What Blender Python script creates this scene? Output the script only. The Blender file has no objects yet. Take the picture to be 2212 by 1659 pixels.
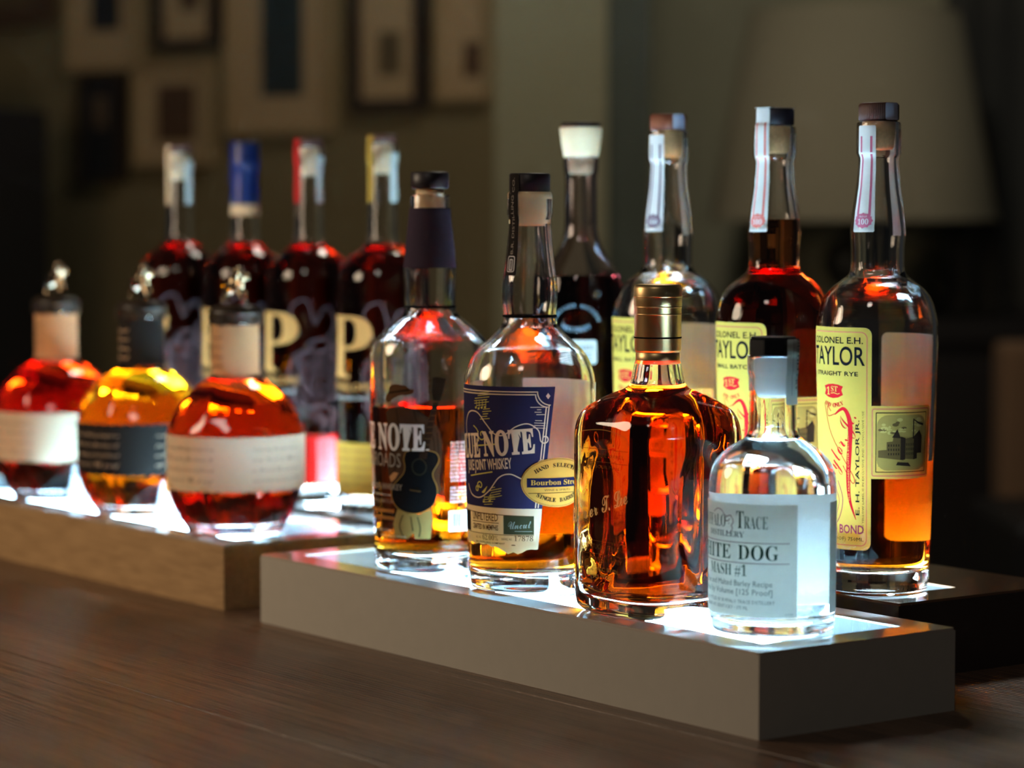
import bpy, bmesh, math, random
from mathutils import Vector, Matrix

# ------------------------------------------------------------------ camera, world, lights, exposure
S = 0.01                                   # all numbers below are centimetres
SC = bpy.context.scene
COL = SC.collection
YAW = 0.9394                               # the trays stand turned by this angle on the table

cd = bpy.data.cameras.new('camera')
cam = bpy.data.objects.new('camera', cd)
COL.objects.link(cam)
cam.location = (0, -145.98*S, 28.98*S)
cam.rotation_euler = (math.pi/2 - 0.0605, 0, 0)
cd.sensor_width = 36
cd.lens = 91.99
cd.clip_start = 0.02
cd.clip_end = 60
cd.dof.use_dof = True
cd.dof.focus_distance = 1.645
cd.dof.aperture_fstop = 91.99/20.0
SC.camera = cam

w = bpy.data.worlds.new('world')
SC.world = w
w.use_nodes = True
w.node_tree.nodes['Background'].inputs[0].default_value = (0.9, 0.95, 1.0, 1)
w.node_tree.nodes['Background'].inputs[1].default_value = 0.02

def lamp(name, loc, energy, color, radius):
    d = bpy.data.lights.new(name, 'POINT')
    d.energy = energy
    d.color = color
    d.shadow_soft_size = radius*S
    o = bpy.data.objects.new(name, d)
    o.location = [c*S for c in loc]
    COL.objects.link(o)
    return o
lamp('table_lamp_light', (-98, 30, 52), 19, (1.0, 0.78, 0.55), 20)
lamp('ceiling_light', (-60, -150, 165), 14, (1.0, 0.88, 0.76), 20)
lamp('wall_light', (20, 150, 148), 18.5, (1.0, 0.92, 0.78), 14)

SC.view_settings.view_transform = 'Standard'
SC.view_settings.look = 'None'
SC.view_settings.exposure = 0
SC.view_settings.gamma = 1
SC.view_settings.use_curve_mapping = False
cy = SC.cycles
cy.use_denoising = True
cy.max_bounces = 22
cy.transmission_bounces = 20
cy.glossy_bounces = 6
cy.diffuse_bounces = 4
cy.transparent_max_bounces = 8
cy.volume_bounces = 0
cy.sample_clamp_indirect = 80
cy.caustics_refractive = True
cy.caustics_reflective = True
cy.blur_glossy = 0.5

# ------------------------------------------------------------------ materials
def srgb(r, g, b):
    f = lambda c: (c/255/12.92) if c/255 <= .04045 else ((c/255+.055)/1.055)**2.4
    return (f(r), f(g), f(b), 1)

def new_mat(name):
    m = bpy.data.materials.new(name)
    m.use_nodes = True
    nt = m.node_tree
    for n in list(nt.nodes):
        nt.nodes.remove(n)
    out = nt.nodes.new('ShaderNodeOutputMaterial')
    return m, nt, out

def principled(name, col, rough=.5, metal=0, spec=.5, noise=0, nscale=200, coat=0, bump=0, stretch=(1, 1, 1)):
    m, nt, out = new_mat(name)
    p = nt.nodes.new('ShaderNodeBsdfPrincipled')
    p.inputs['Base Color'].default_value = col
    p.inputs['Roughness'].default_value = rough
    p.inputs['Metallic'].default_value = metal
    p.inputs['Specular IOR Level'].default_value = spec
    p.inputs['Coat Weight'].default_value = coat
    p.inputs['Coat Roughness'].default_value = .05
    nt.links.new(p.outputs[0], out.inputs[0])
    if noise or bump:
        tc = nt.nodes.new('ShaderNodeTexCoord')
        mp = nt.nodes.new('ShaderNodeMapping')
        mp.inputs['Scale'].default_value = stretch
        n = nt.nodes.new('ShaderNodeTexNoise')
        n.inputs['Scale'].default_value = nscale
        n.inputs['Detail'].default_value = 4
        nt.links.new(tc.outputs['Object'], mp.inputs[0])
        nt.links.new(mp.outputs[0], n.inputs['Vector'])
        if noise:
            mx = nt.nodes.new('ShaderNodeMix')
            mx.data_type = 'RGBA'
            mx.inputs[6].default_value = tuple(c*(1-noise) for c in col[:3]) + (1,)
            mx.inputs[7].default_value = tuple(min(1, c*(1+noise)) for c in col[:3]) + (1,)
            nt.links.new(n.outputs['Fac'], mx.inputs[0])
            nt.links.new(mx.outputs[2], p.inputs['Base Color'])
        if bump:
            b = nt.nodes.new('ShaderNodeBump')
            b.inputs['Strength'].default_value = bump
            b.inputs['Distance'].default_value = .0006
            nt.links.new(n.outputs['Fac'], b.inputs['Height'])
            nt.links.new(b.outputs[0], p.inputs['Normal'])
    return m

def paper(name, col, trans=.25, noise=.04):
    """thin paper: diffuse, and some light shines through it"""
    m, nt, out = new_mat(name)
    d = nt.nodes.new('ShaderNodeBsdfDiffuse')
    t = nt.nodes.new('ShaderNodeBsdfTranslucent')
    mix = nt.nodes.new('ShaderNodeMixShader')
    mix.inputs[0].default_value = trans
    tc = nt.nodes.new('ShaderNodeTexCoord')
    n = nt.nodes.new('ShaderNodeTexNoise')
    n.inputs['Scale'].default_value = 260
    mx = nt.nodes.new('ShaderNodeMix')
    mx.data_type = 'RGBA'
    mx.inputs[6].default_value = tuple(c*(1-noise) for c in col[:3]) + (1,)
    mx.inputs[7].default_value = tuple(min(1, c*(1+noise)) for c in col[:3]) + (1,)
    L = nt.links.new
    L(tc.outputs['Object'], n.inputs['Vector'])
    L(n.outputs['Fac'], mx.inputs[0])
    L(mx.outputs[2], d.inputs[0])
    L(mx.outputs[2], t.inputs[0])
    L(d.outputs[0], mix.inputs[1])
    L(t.outputs[0], mix.inputs[2])
    L(mix.outputs[0], out.inputs[0])
    return m

def ink(name, col):
    return paper(name, col, trans=.05, noise=.08)

def glass_mat(name, col=(1, 1, 1, 1), ior=1.5, rough=0):
    m, nt, out = new_mat(name)
    g = nt.nodes.new('ShaderNodeBsdfGlass')
    g.inputs['Color'].default_value = col
    g.inputs['Roughness'].default_value = rough
    g.inputs['IOR'].default_value = ior
    nt.links.new(g.outputs[0], out.inputs[0])
    return m

def liquid_mat(name, sigma):
    """spirit standing against the glass: index steps from glass to spirit on the walls and from air on top"""
    m, nt, out = new_mat(name)
    g = nt.nodes.new('ShaderNodeBsdfGlass')
    g.inputs['Roughness'].default_value = 0
    a = nt.nodes.new('ShaderNodeAttribute')
    a.attribute_name = 'top'
    mr = nt.nodes.new('ShaderNodeMapRange')
    mr.inputs['To Min'].default_value = 1.36/1.5
    mr.inputs['To Max'].default_value = 1.36
    nt.links.new(a.outputs['Fac'], mr.inputs['Value'])
    nt.links.new(mr.outputs[0], g.inputs['IOR'])
    nt.links.new(g.outputs[0], out.inputs['Surface'])
    if sigma:
        v = nt.nodes.new('ShaderNodeVolumeAbsorption')
        d = max(sigma)
        v.inputs['Color'].default_value = tuple(1 - s/d for s in sigma) + (1,)
        v.inputs['Density'].default_value = d
        nt.links.new(v.outputs[0], out.inputs['Volume'])
    return m

def wood(name, c1, c2, axis_scale, rough=.4, coat=0., ring=9, bump=.15, spec=.5, bands=0):
    m, nt, out = new_mat(name)
    p = nt.nodes.new('ShaderNodeBsdfPrincipled')
    tc = nt.nodes.new('ShaderNodeTexCoord')
    mp = nt.nodes.new('ShaderNodeMapping')
    mp.inputs['Scale'].default_value = axis_scale
    n = nt.nodes.new('ShaderNodeTexNoise')
    n.inputs['Scale'].default_value = ring
    n.inputs['Detail'].default_value = 6
    n.inputs['Distortion'].default_value = .6
    n2 = nt.nodes.new('ShaderNodeTexNoise')
    n2.inputs['Scale'].default_value = ring*7
    n2.inputs['Detail'].default_value = 3
    ad = nt.nodes.new('ShaderNodeMath')
    ad.operation = 'MULTIPLY_ADD'
    ad.inputs[1].default_value = .45
    cr = nt.nodes.new('ShaderNodeValToRGB')
    cr.color_ramp.elements[0].position = .55
    cr.color_ramp.elements[0].color = c1
    cr.color_ramp.elements[1].position = .9
    cr.color_ramp.elements[1].color = c2
    b = nt.nodes.new('ShaderNodeBump')
    b.inputs['Strength'].default_value = bump
    b.inputs['Distance'].default_value = .001
    L = nt.links.new
    L(tc.outputs['Object'], mp.inputs[0])
    L(mp.outputs[0], n.inputs['Vector'])
    L(mp.outputs[0], n2.inputs['Vector'])
    L(n2.outputs['Fac'], ad.inputs[0])
    L(n.outputs['Fac'], ad.inputs[2])
    L(ad.outputs[0], cr.inputs[0])
    L(cr.outputs[0], p.inputs['Base Color'])
    L(ad.outputs[0], b.inputs['Height'])
    if bands:                                       # open grain lines along the boards
        mp2 = nt.nodes.new('ShaderNodeMapping')
        mp2.inputs['Scale'].default_value = (.10, 1, 1)
        wv = nt.nodes.new('ShaderNodeTexWave')
        wv.bands_direction = 'Y'
        wv.inputs['Scale'].default_value = bands
        wv.inputs['Distortion'].default_value = 7
        wv.inputs['Detail'].default_value = 3
        wv.inputs['Detail Scale'].default_value = .16
        n3 = nt.nodes.new('ShaderNodeTexNoise')
        n3.inputs['Scale'].default_value = 9
        mr = nt.nodes.new('ShaderNodeMapRange')
        mr.inputs['From Min'].default_value = .42
        mr.inputs['From Max'].default_value = .62
        mu = nt.nodes.new('ShaderNodeMath')
        mu.operation = 'MULTIPLY'
        dk = nt.nodes.new('ShaderNodeMix')
        dk.data_type = 'RGBA'
        dk.blend_type = 'MULTIPLY'
        dk.inputs[7].default_value = (.32, .27, .24, 1)
        sb_ = nt.nodes.new('ShaderNodeMath')
        sb_.operation = 'SUBTRACT'
        L(tc.outputs['Object'], mp2.inputs[0])
        L(mp2.outputs[0], wv.inputs['Vector'])
        L(mp2.outputs[0], n3.inputs['Vector'])
        L(n3.outputs['Fac'], mr.inputs['Value'])
        L(wv.outputs['Fac'], mu.inputs[0])
        L(mr.outputs[0], mu.inputs[1])
        L(mu.outputs[0], dk.inputs[0])
        L(cr.outputs[0], dk.inputs[6])
        L(dk.outputs[2], p.inputs['Base Color'])
        L(ad.outputs[0], sb_.inputs[0])
        L(mu.outputs[0], sb_.inputs[1])
        L(sb_.outputs[0], b.inputs['Height'])
    L(b.outputs[0], p.inputs['Normal'])
    p.inputs['Roughness'].default_value = rough
    p.inputs['Coat Weight'].default_value = coat
    p.inputs['Coat Roughness'].default_value = .04
    p.inputs['Specular IOR Level'].default_value = spec
    L(p.outputs[0], out.inputs[0])
    return m

def emit(name, col, strength):
    m, nt, out = new_mat(name)
    e = nt.nodes.new('ShaderNodeEmission')
    e.inputs[0].default_value = col
    e.inputs[1].default_value = strength
    nt.links.new(e.outputs[0], out.inputs[0])
    return m

FORWARD = .99
def diffuser(name, col):
    """polished white acrylic: light from the strip below comes through it"""
    m, nt, out = new_mat(name)
    t = nt.nodes.new('ShaderNodeBsdfTranslucent')
    t.inputs[0].default_value = col
    d = nt.nodes.new('ShaderNodeBsdfDiffuse')
    d.inputs[0].default_value = tuple(c*.6 for c in col[:3]) + (1,)
    mx = nt.nodes.new('ShaderNodeMixShader')
    mx.inputs[0].default_value = .03
    rf = nt.nodes.new('ShaderNodeBsdfRefraction')      # most of the light goes on upwards
    rf.inputs['Roughness'].default_value = .26
    rf.inputs['IOR'].default_value = 1.03
    m0 = nt.nodes.new('ShaderNodeMixShader')
    m0.inputs[0].default_value = FORWARD
    nt.links.new(t.outputs[0], m0.inputs[1])
    nt.links.new(rf.outputs[0], m0.inputs[2])
    g = nt.nodes.new('ShaderNodeBsdfGlossy')
    g.inputs['Roughness'].default_value = .03
    f = nt.nodes.new('ShaderNodeFresnel')
    f.inputs[0].default_value = 1.5
    m2 = nt.nodes.new('ShaderNodeMixShader')
    L = nt.links.new
    L(m0.outputs[0], mx.inputs[1])
    L(d.outputs[0], mx.inputs[2])
    L(f.outputs[0], m2.inputs[0])
    L(mx.outputs[0], m2.inputs[1])
    L(g.outputs[0], m2.inputs[2])
    L(m2.outputs[0], out.inputs[0])
    return m

M = dict(
    glass=glass_mat('clear_glass'),
    smoky=glass_mat('decanter_glass', (.93, .90, .92, 1)),
    clear=liquid_mat('clear_spirit', None),
    amber=liquid_mat('amber_spirit', (3, 28, 95)),
    honey=liquid_mat('honey_spirit', (7, 41, 112)),
    gold_liq=liquid_mat('gold_spirit', (1.5, 15, 75)),
    copper=liquid_mat('copper_spirit', (4, 42, 110)),
    ruby=liquid_mat('ruby_spirit', (8, 60, 110)),
    dark=liquid_mat('dark_spirit', (15, 52, 95)),
    black_liq=liquid_mat('very_dark_spirit', (40, 90, 90)),
    black_cap=principled('black_plastic', srgb(14, 16, 18), .25),
    plum_cap=principled('plum_black_cap', srgb(30, 20, 26), .45),
    brown_cap=principled('brown_ribbed_cap', srgb(78, 44, 32), .5, noise=.25, nscale=900),
    rust_cap=principled('rust_cap', srgb(126, 62, 34), .5),
    cork=principled('cork', srgb(244, 184, 126), .85, noise=.35, nscale=420, bump=.4),
    pale_cork=paper('pale_polymer_cork', srgb(255, 226, 184), .25, .05),
    white_cork=paper('white_polymer_cork', srgb(252, 255, 252), .35, .02),
    gold_cap=principled('gold_metal', srgb(206, 174, 122), .38, metal=1),
    pewter=principled('pewter', srgb(176, 156, 126), .22, metal=1, bump=.4, nscale=350),
    wax=principled('dark_wax', srgb(44, 34, 24), .35),
    silver=principled('silver_foil', srgb(186, 184, 200), .35, metal=.25),
    blue_foil=principled('blue_foil', srgb(6, 24, 66), .35, spec=.6),
    purple=paper('plum_paper_wrap', srgb(64, 54, 66), .04),
    white=paper('white_paper', srgb(236, 234, 228), .25),
    backing=paper('label_backing', srgb(244, 236, 226), .35),
    yellow=paper('yellow_paper', srgb(206, 177, 84), .45),
    yellow2=paper('picture_paper', srgb(206, 172, 84), .3),
    grey_paper=paper('grey_paper', srgb(222, 226, 220), .6),
    cream=paper('cream_paper', srgb(226, 212, 182), .35),
    tan=paper('tan_paper', srgb(206, 160, 116), .22),
    navy=paper('navy_paper', srgb(52, 47, 76), .04),
    dark_paper=paper('charcoal_paper', srgb(44, 40, 38), .03),
    red_paper=paper('red_paper', srgb(170, 30, 26), .15),
    pink=ink('pink_ink', srgb(190, 96, 100)),
    gold_paper=paper('gold_paper', srgb(160, 118, 48), .2),
    bronze=principled('bronze_foil', srgb(176, 128, 58), .32, metal=1),
    band=ink('navy_ink', srgb(36, 32, 58)),
    black=ink('black_ink', srgb(24, 24, 26)),
    green=ink('green_ink', srgb(44, 84, 78)),
    greyink=ink('grey_ink', srgb(96, 112, 114)),
    mauve=ink('mauve_ink', srgb(128, 104, 116)),
    red=ink('red_ink', srgb(176, 28, 34)),
    redline=ink('red_line_ink', srgb(196, 112, 84)),
    plumink=ink('plum_ink', srgb(138, 48, 72)),
    pinkline=ink('rose_ink', srgb(196, 104, 128)),
    coral=ink('coral_ink', srgb(222, 126, 116)),
    whiteink=ink('white_ink', srgb(222, 218, 218)),
    creamink=ink('cream_ink', srgb(232, 200, 168)),
    yellowink=ink('yellow_ink', srgb(206, 186, 96)),
    goldink=ink('gold_ink', srgb(156, 106, 58)),
    etch=ink('etched_gold', srgb(232, 194, 128)),
    brownink=ink('brown_ink', srgb(92, 66, 44)),
    sepia=ink('sepia_ink', srgb(98, 74, 42)),
    sepia2=ink('pale_sepia_ink', srgb(160, 128, 66)),
    cloud=ink('cloud_ink', srgb(188, 156, 88)),
    sticker=paper('gold_sticker_paper', srgb(206, 148, 66), .12),
    sepia3=ink('dark_sepia_ink', srgb(50, 36, 28)),
    olive=ink('olive_ink', srgb(66, 64, 44)),
    oliveline=ink('olive_line_ink', srgb(150, 152, 140)),
    lilac=ink('lilac_ink', srgb(86, 66, 66)),
    ice=ink('ice_blue_ink', srgb(110, 126, 136)),
    jacket=ink('jacket_ink', srgb(74, 54, 40)),
    khaki=ink('khaki_ink', srgb(150, 128, 76)),
    skin=ink('hand_ink', srgb(190, 140, 96)),
    greytext=ink('stone_ink', srgb(150, 140, 130)),
    tray_paint=principled('grey_beige_paint', srgb(172, 165, 152), .45, noise=.05, nscale=90),
    tray_edge=principled('polished_tray_rim', srgb(178, 166, 152), .08, spec=.25, noise=.08, nscale=60),
    tray_wood=wood('tan_wood', srgb(150, 118, 80), srgb(176, 142, 100), (3, 30, 30), .5),
    absorber=principled('added_box_absorber', srgb(60, 64, 66), .7),  # dark lining added inside the stands to soak up strip light
    tray_dark=principled('black_brown_paint', srgb(54, 42, 36), .35),
    rim_dark=principled('polished_dark_rim', srgb(110, 82, 62), .10, spec=.35),
    acrylic=diffuser('white_acrylic', (.86, .95, 1.0, 1)),
    smoke_acrylic=diffuser('smoked_acrylic', (.20, .17, .15, 1)),
    led=emit('led_strip_light', (.40, .74, 1.0, 1), 94),
    led_dim=emit('warm_led_strip_light', (.56, .83, 1.0, 1), 185),
    table=wood('dark_stained_oak', srgb(74, 53, 39), srgb(122, 93, 70), (1.0, 30, 30), .36, ring=8, bump=1.1, bands=75),
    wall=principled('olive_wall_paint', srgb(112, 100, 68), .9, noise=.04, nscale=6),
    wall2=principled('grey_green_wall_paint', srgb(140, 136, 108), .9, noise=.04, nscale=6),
    wall2_lit=principled('lightened_grey_green_wall_paint', srgb(160, 157, 130), .9, noise=.04, nscale=6),  # copy of the grey-green paint, lightened in place of stronger lamp light
    shaded_side=principled('shaded_recess_side_paint', srgb(66, 74, 62), .6),  # shade on the recess side, put into the colour
    floor=wood('floor_boards', srgb(50, 36, 24), srgb(80, 58, 40), (1, 8, 8), .5),
    shade=paper('linen_shade', srgb(178, 170, 144), .3, .03),
    lampbase=principled('dark_lamp_base', srgb(40, 40, 34), .5),
    sideboard=principled('dark_sideboard', srgb(24, 20, 18), .5),
    chair_cloth=principled('brown_chair_cloth', srgb(120, 92, 66), .9, noise=.1, nscale=80),
    chair_dark=principled('dark_chair_frame', srgb(22, 20, 20), .6),
    darkening_sheet=principled('darkening_sheet_cloth', srgb(64, 64, 60), .95),  # dark cloth for the sheet added to dim the far right
    cabinet=principled('black_cabinet', srgb(14, 13, 14), .6),
    frame_dark=principled('dark_picture_frame', srgb(44, 34, 26), .5),
    frame_brown=principled('brown_picture_frame', srgb(72, 50, 32), .5),
    frame_pale=principled('pale_picture_frame', srgb(150, 128, 92), .5),
    mat_board=principled('tan_mat_board', srgb(160, 136, 100), .9),
    mat_dark=principled('brown_mat_board', srgb(84, 66, 46), .9),
    art_black=principled('dark_print', srgb(20, 22, 24), .8, noise=.3, nscale=20),
    art_teal=principled('teal_print', srgb(30, 42, 42), .8, noise=.4, nscale=14),
    art_brown=principled('brown_print', srgb(74, 50, 28), .8, noise=.5, nscale=14),
    art_olive=principled('olive_print', srgb(86, 72, 44), .8, noise=.4, nscale=14),
)

# ------------------------------------------------------------------ geometry helpers
class MB:
    """collects vertices and faces and links them as ONE mesh object"""
    def __init__(self):
        self.v, self.f, self.m, self.s, self.mats = [], [], [], [], []
    def mi(self, mat):
        if mat not in self.mats:
            self.mats.append(mat)
        return self.mats.index(mat)
    def add(self, vs, fs, mat, smooth=True):
        o = len(self.v)
        self.v += [tuple(p) for p in vs]
        k = self.mi(mat)
        for f in fs:
            self.f.append([i+o for i in f])
            self.m.append(k)
            self.s.append(smooth)
    def lathe(self, prof, mat, n=72, smooth=True, rf=None, cx=0, cy=0):
        vs, rings = [], []
        for r, z in prof:
            if r <= 1e-6:
                rings.append([len(vs)])
                vs.append((cx, cy, z))
            else:
                ring = []
                for i in range(n):
                    a = 2*math.pi*i/n
                    q = rf(a, z, r) if rf else r
                    ring.append(len(vs))
                    vs.append((cx + q*math.sin(a), cy - q*math.cos(a), z))
                rings.append(ring)
        fs = []
        for A, B in zip(rings, rings[1:]):
            for i in range(n):
                j = (i+1) % n
                if len(A) == 1 and len(B) == 1:
                    break
                if len(A) == 1:
                    fs.append((A[0], B[j], B[i]))
                elif len(B) == 1:
                    fs.append((A[i], A[j], B[0]))
                else:
                    fs.append((A[i], A[j], B[j], B[i]))
        self.add(vs, fs, mat, smooth)
    def box(self, x0, y0, z0, x1, y1, z1, mat, b=0):
        if b <= 0:
            vs = [(x, y, z) for z in (z0, z1) for y in (y0, y1) for x in (x0, x1)]
            fs = [(0, 2, 3, 1), (4, 5, 7, 6), (0, 1, 5, 4), (2, 6, 7, 3), (0, 4, 6, 2), (1, 3, 7, 5)]
            self.add(vs, fs, mat, False)
            return
        bm = bmesh.new()
        bmesh.ops.create_cube(bm, size=1)
        for v in bm.verts:
            v.co = Vector(((x0+x1)/2 + v.co.x*(x1-x0), (y0+y1)/2 + v.co.y*(y1-y0), (z0+z1)/2 + v.co.z*(z1-z0)))
        bmesh.ops.bevel(bm, geom=bm.edges[:], offset=b, segments=3, affect='EDGES', profile=.6)
        self.bm(bm, mat)
    def bm(self, bm, mat, smooth=False):
        bm.verts.index_update()
        self.add([v.co[:] for v in bm.verts], [[v.index for v in f.verts] for f in bm.faces], mat, smooth)
        bm.free()
    def prism(self, pts, y0, y1, mat):
        """outline in x, z given thickness along y"""
        n = len(pts)
        vs = [(x, y0, z) for x, z in pts] + [(x, y1, z) for x, z in pts]
        fs = [tuple(range(n)), tuple(range(2*n-1, n-1, -1))]
        fs += [(i, i+n, (i+1) % n + n, (i+1) % n) for i in range(n)]
        self.add(vs, fs, mat, False)
    def build(self, name, parent=None, loc=None, rotz=0, attr=None):
        me = bpy.data.meshes.new(name)
        me.from_pydata([(x*S, y*S, z*S) for x, y, z in self.v], [], self.f)
        for m in self.mats:
            me.materials.append(m)
        me.polygons.foreach_set('material_index', self.m)
        me.polygons.foreach_set('use_smooth', self.s)
        if attr:
            a = me.attributes.new(attr, 'FLOAT', 'FACE')
            a.data.foreach_set('value', [1.0 if p.normal.z > .999 and p.center.z > self.top*S - 1e-5 else 0.0 for p in me.polygons])
        me.update()
        o = bpy.data.objects.new(name, me)
        COL.objects.link(o)
        if parent:
            o.parent = parent
        if loc:
            o.location = [c*S for c in loc]
        o.rotation_euler.z = rotz
        return o

def empty(name, label, cat, loc, rotz=0, group=None):
    o = bpy.data.objects.new(name, None)
    o.empty_display_size = .02
    COL.objects.link(o)
    o.location = [c*S for c in loc]
    o.rotation_euler.z = rotz
    tag(o, label, cat, group)
    return o
def tag(o, label, cat, group=None):
    o['label'] = label
    o['category'] = cat
    if group:
        o['group'] = group
    return o
def struct(o):
    o['kind'] = 'structure'
    return o

def interp(prof, z):
    """radius of a (r, z) profile at height z"""
    if z <= prof[0][1]:
        return prof[0][0]
    for (r0, z0), (r1, z1) in zip(prof, prof[1:]):
        if z <= z1:
            t = (z-z0)/max(1e-9, z1-z0)
            return r0 + (r1-r0)*t
    return prof[-1][0]

def smooth_prof(pts, step=.18):
    """monotone cubic through (r, z) points"""
    n = len(pts)
    d = [(pts[i+1][0]-pts[i][0])/(pts[i+1][1]-pts[i][1]) for i in range(n-1)]
    m = [d[0]] + [0 if d[i-1]*d[i] <= 0 else 2*d[i-1]*d[i]/(d[i-1]+d[i]) for i in range(1, n-1)] + [d[-1]]
    out = []
    for i in range(n-1):
        h = pts[i+1][1]-pts[i][1]
        k = max(1, int(math.ceil(h/step)))
        if abs(d[i]) < 1e-4 and abs(m[i]) < 1e-4 and abs(m[i+1]) < 1e-4:
            k = 1
        for j in range(k):
            t = j/k
            a, b, c, e = 2*t**3-3*t*t+1, t**3-2*t*t+t, -2*t**3+3*t*t, t**3-t*t
            out.append((a*pts[i][0]+b*h*m[i]+c*pts[i+1][0]+e*h*m[i+1], pts[i][1]+t*h))
    out.append(pts[-1])
    return out

class Shape:
    """outer and inner wall of a bottle"""
    def __init__(self, pts, t=.28, base=1.0, rf=None, irf=None, punt=.3, tb=None):
        p = smooth_prof(pts)
        r0 = pts[0][0]
        self.out = [(r, z) for r, z in p]
        self.foot = [(0, punt), (r0*.55, punt*.8), (r0*.8, .03), (r0*.86, 0), (r0-.22, 0), (r0-.08, .06)]
        self.rf, self.irf = rf, irf or rf
        self.base, self.t = base, t
        zt = p[-1][1]
        ri = lambda z: max(.35, interp(p, z) - t)
        self.ri = ri
        rb = ri(base+.7)
        self.inb = [(0, base+.12), (rb*.55, base+.06), (rb*.8, base+.03), (rb*.93, base+.2), (rb*.985, base+.42)]
        self.inw = [(ri(z), z) for r, z in p if z > base+.65] 
    def inner_to(self, level):
        w = [q for q in self.inw if q[1] < level-.05]
        return self.inb + w + [(self.ri(level), level)]
    def glass(self, name, parent, level, mat):
        mb = MB()
        mb.lathe(self.foot + self.out, mat, 96, rf=self.rf)
        up = [(self.ri(level), level)] + [q for q in self.inw if q[1] > level+.05]
        # lip and inner wall down to the surface of the spirit; normals look into the cavity
        lip = [self.out[-1], (max(self.out[-1][0]-.1, self.inw[-1][0]), self.out[-1][1]+.04)]
        mb.lathe(lip + up[::-1], mat, 96, rf=self.irf)
        o = mb.build(name, parent)
        return o
    def liquid(self, name, parent, level, mat):
        mb = MB()
        mb.top = level
        mb.lathe(self.inner_to(level) + [(0, level)], mat, 96, rf=self.irf)
        mb.s[-96:] = [False]*96
        return mb.build(name, parent, attr='top')

MATH = {'serif': (0x1D400, 0x1D41A, 0x1D7CE), 'script': (0x1D4D0, 0x1D4EA, 0x1D7CE), 'italic': (0x1D468, 0x1D482, 0x1D7CE)}
def style(s, font):
    if font == 'sans':
        return s
    U, l, d = MATH[font]
    r = ''
    for c in s:
        if 'A' <= c <= 'Z':
            r += chr(U+ord(c)-65)
        elif 'a' <= c <= 'z':
            r += chr(l+ord(c)-97)
        elif '0' <= c <= '9':
            r += chr(d+ord(c)-48)
        else:
            r += c
    return r
_tc = {}
def text_tris(s, font, weight, space, res):
    key = (s, font, weight, space, res)
    if key in _tc:
        return _tc[key]
    c = bpy.data.curves.new('lettering', 'FONT')
    c.body = style(s, font)
    c.size = 1
    c.resolution_u = res
    c.offset = weight
    c.space_character = space
    o = bpy.data.objects.new('lettering', c)
    me = bpy.data.meshes.new_from_object(o)
    vs = [(v.co.x, v.co.y) for v in me.vertices]
    fs = [list(p.vertices) for p in me.polygons]
    bpy.data.objects.remove(o)
    bpy.data.curves.remove(c)
    bpy.data.meshes.remove(me)
    _tc[key] = (vs, fs)
    return vs, fs

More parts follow.
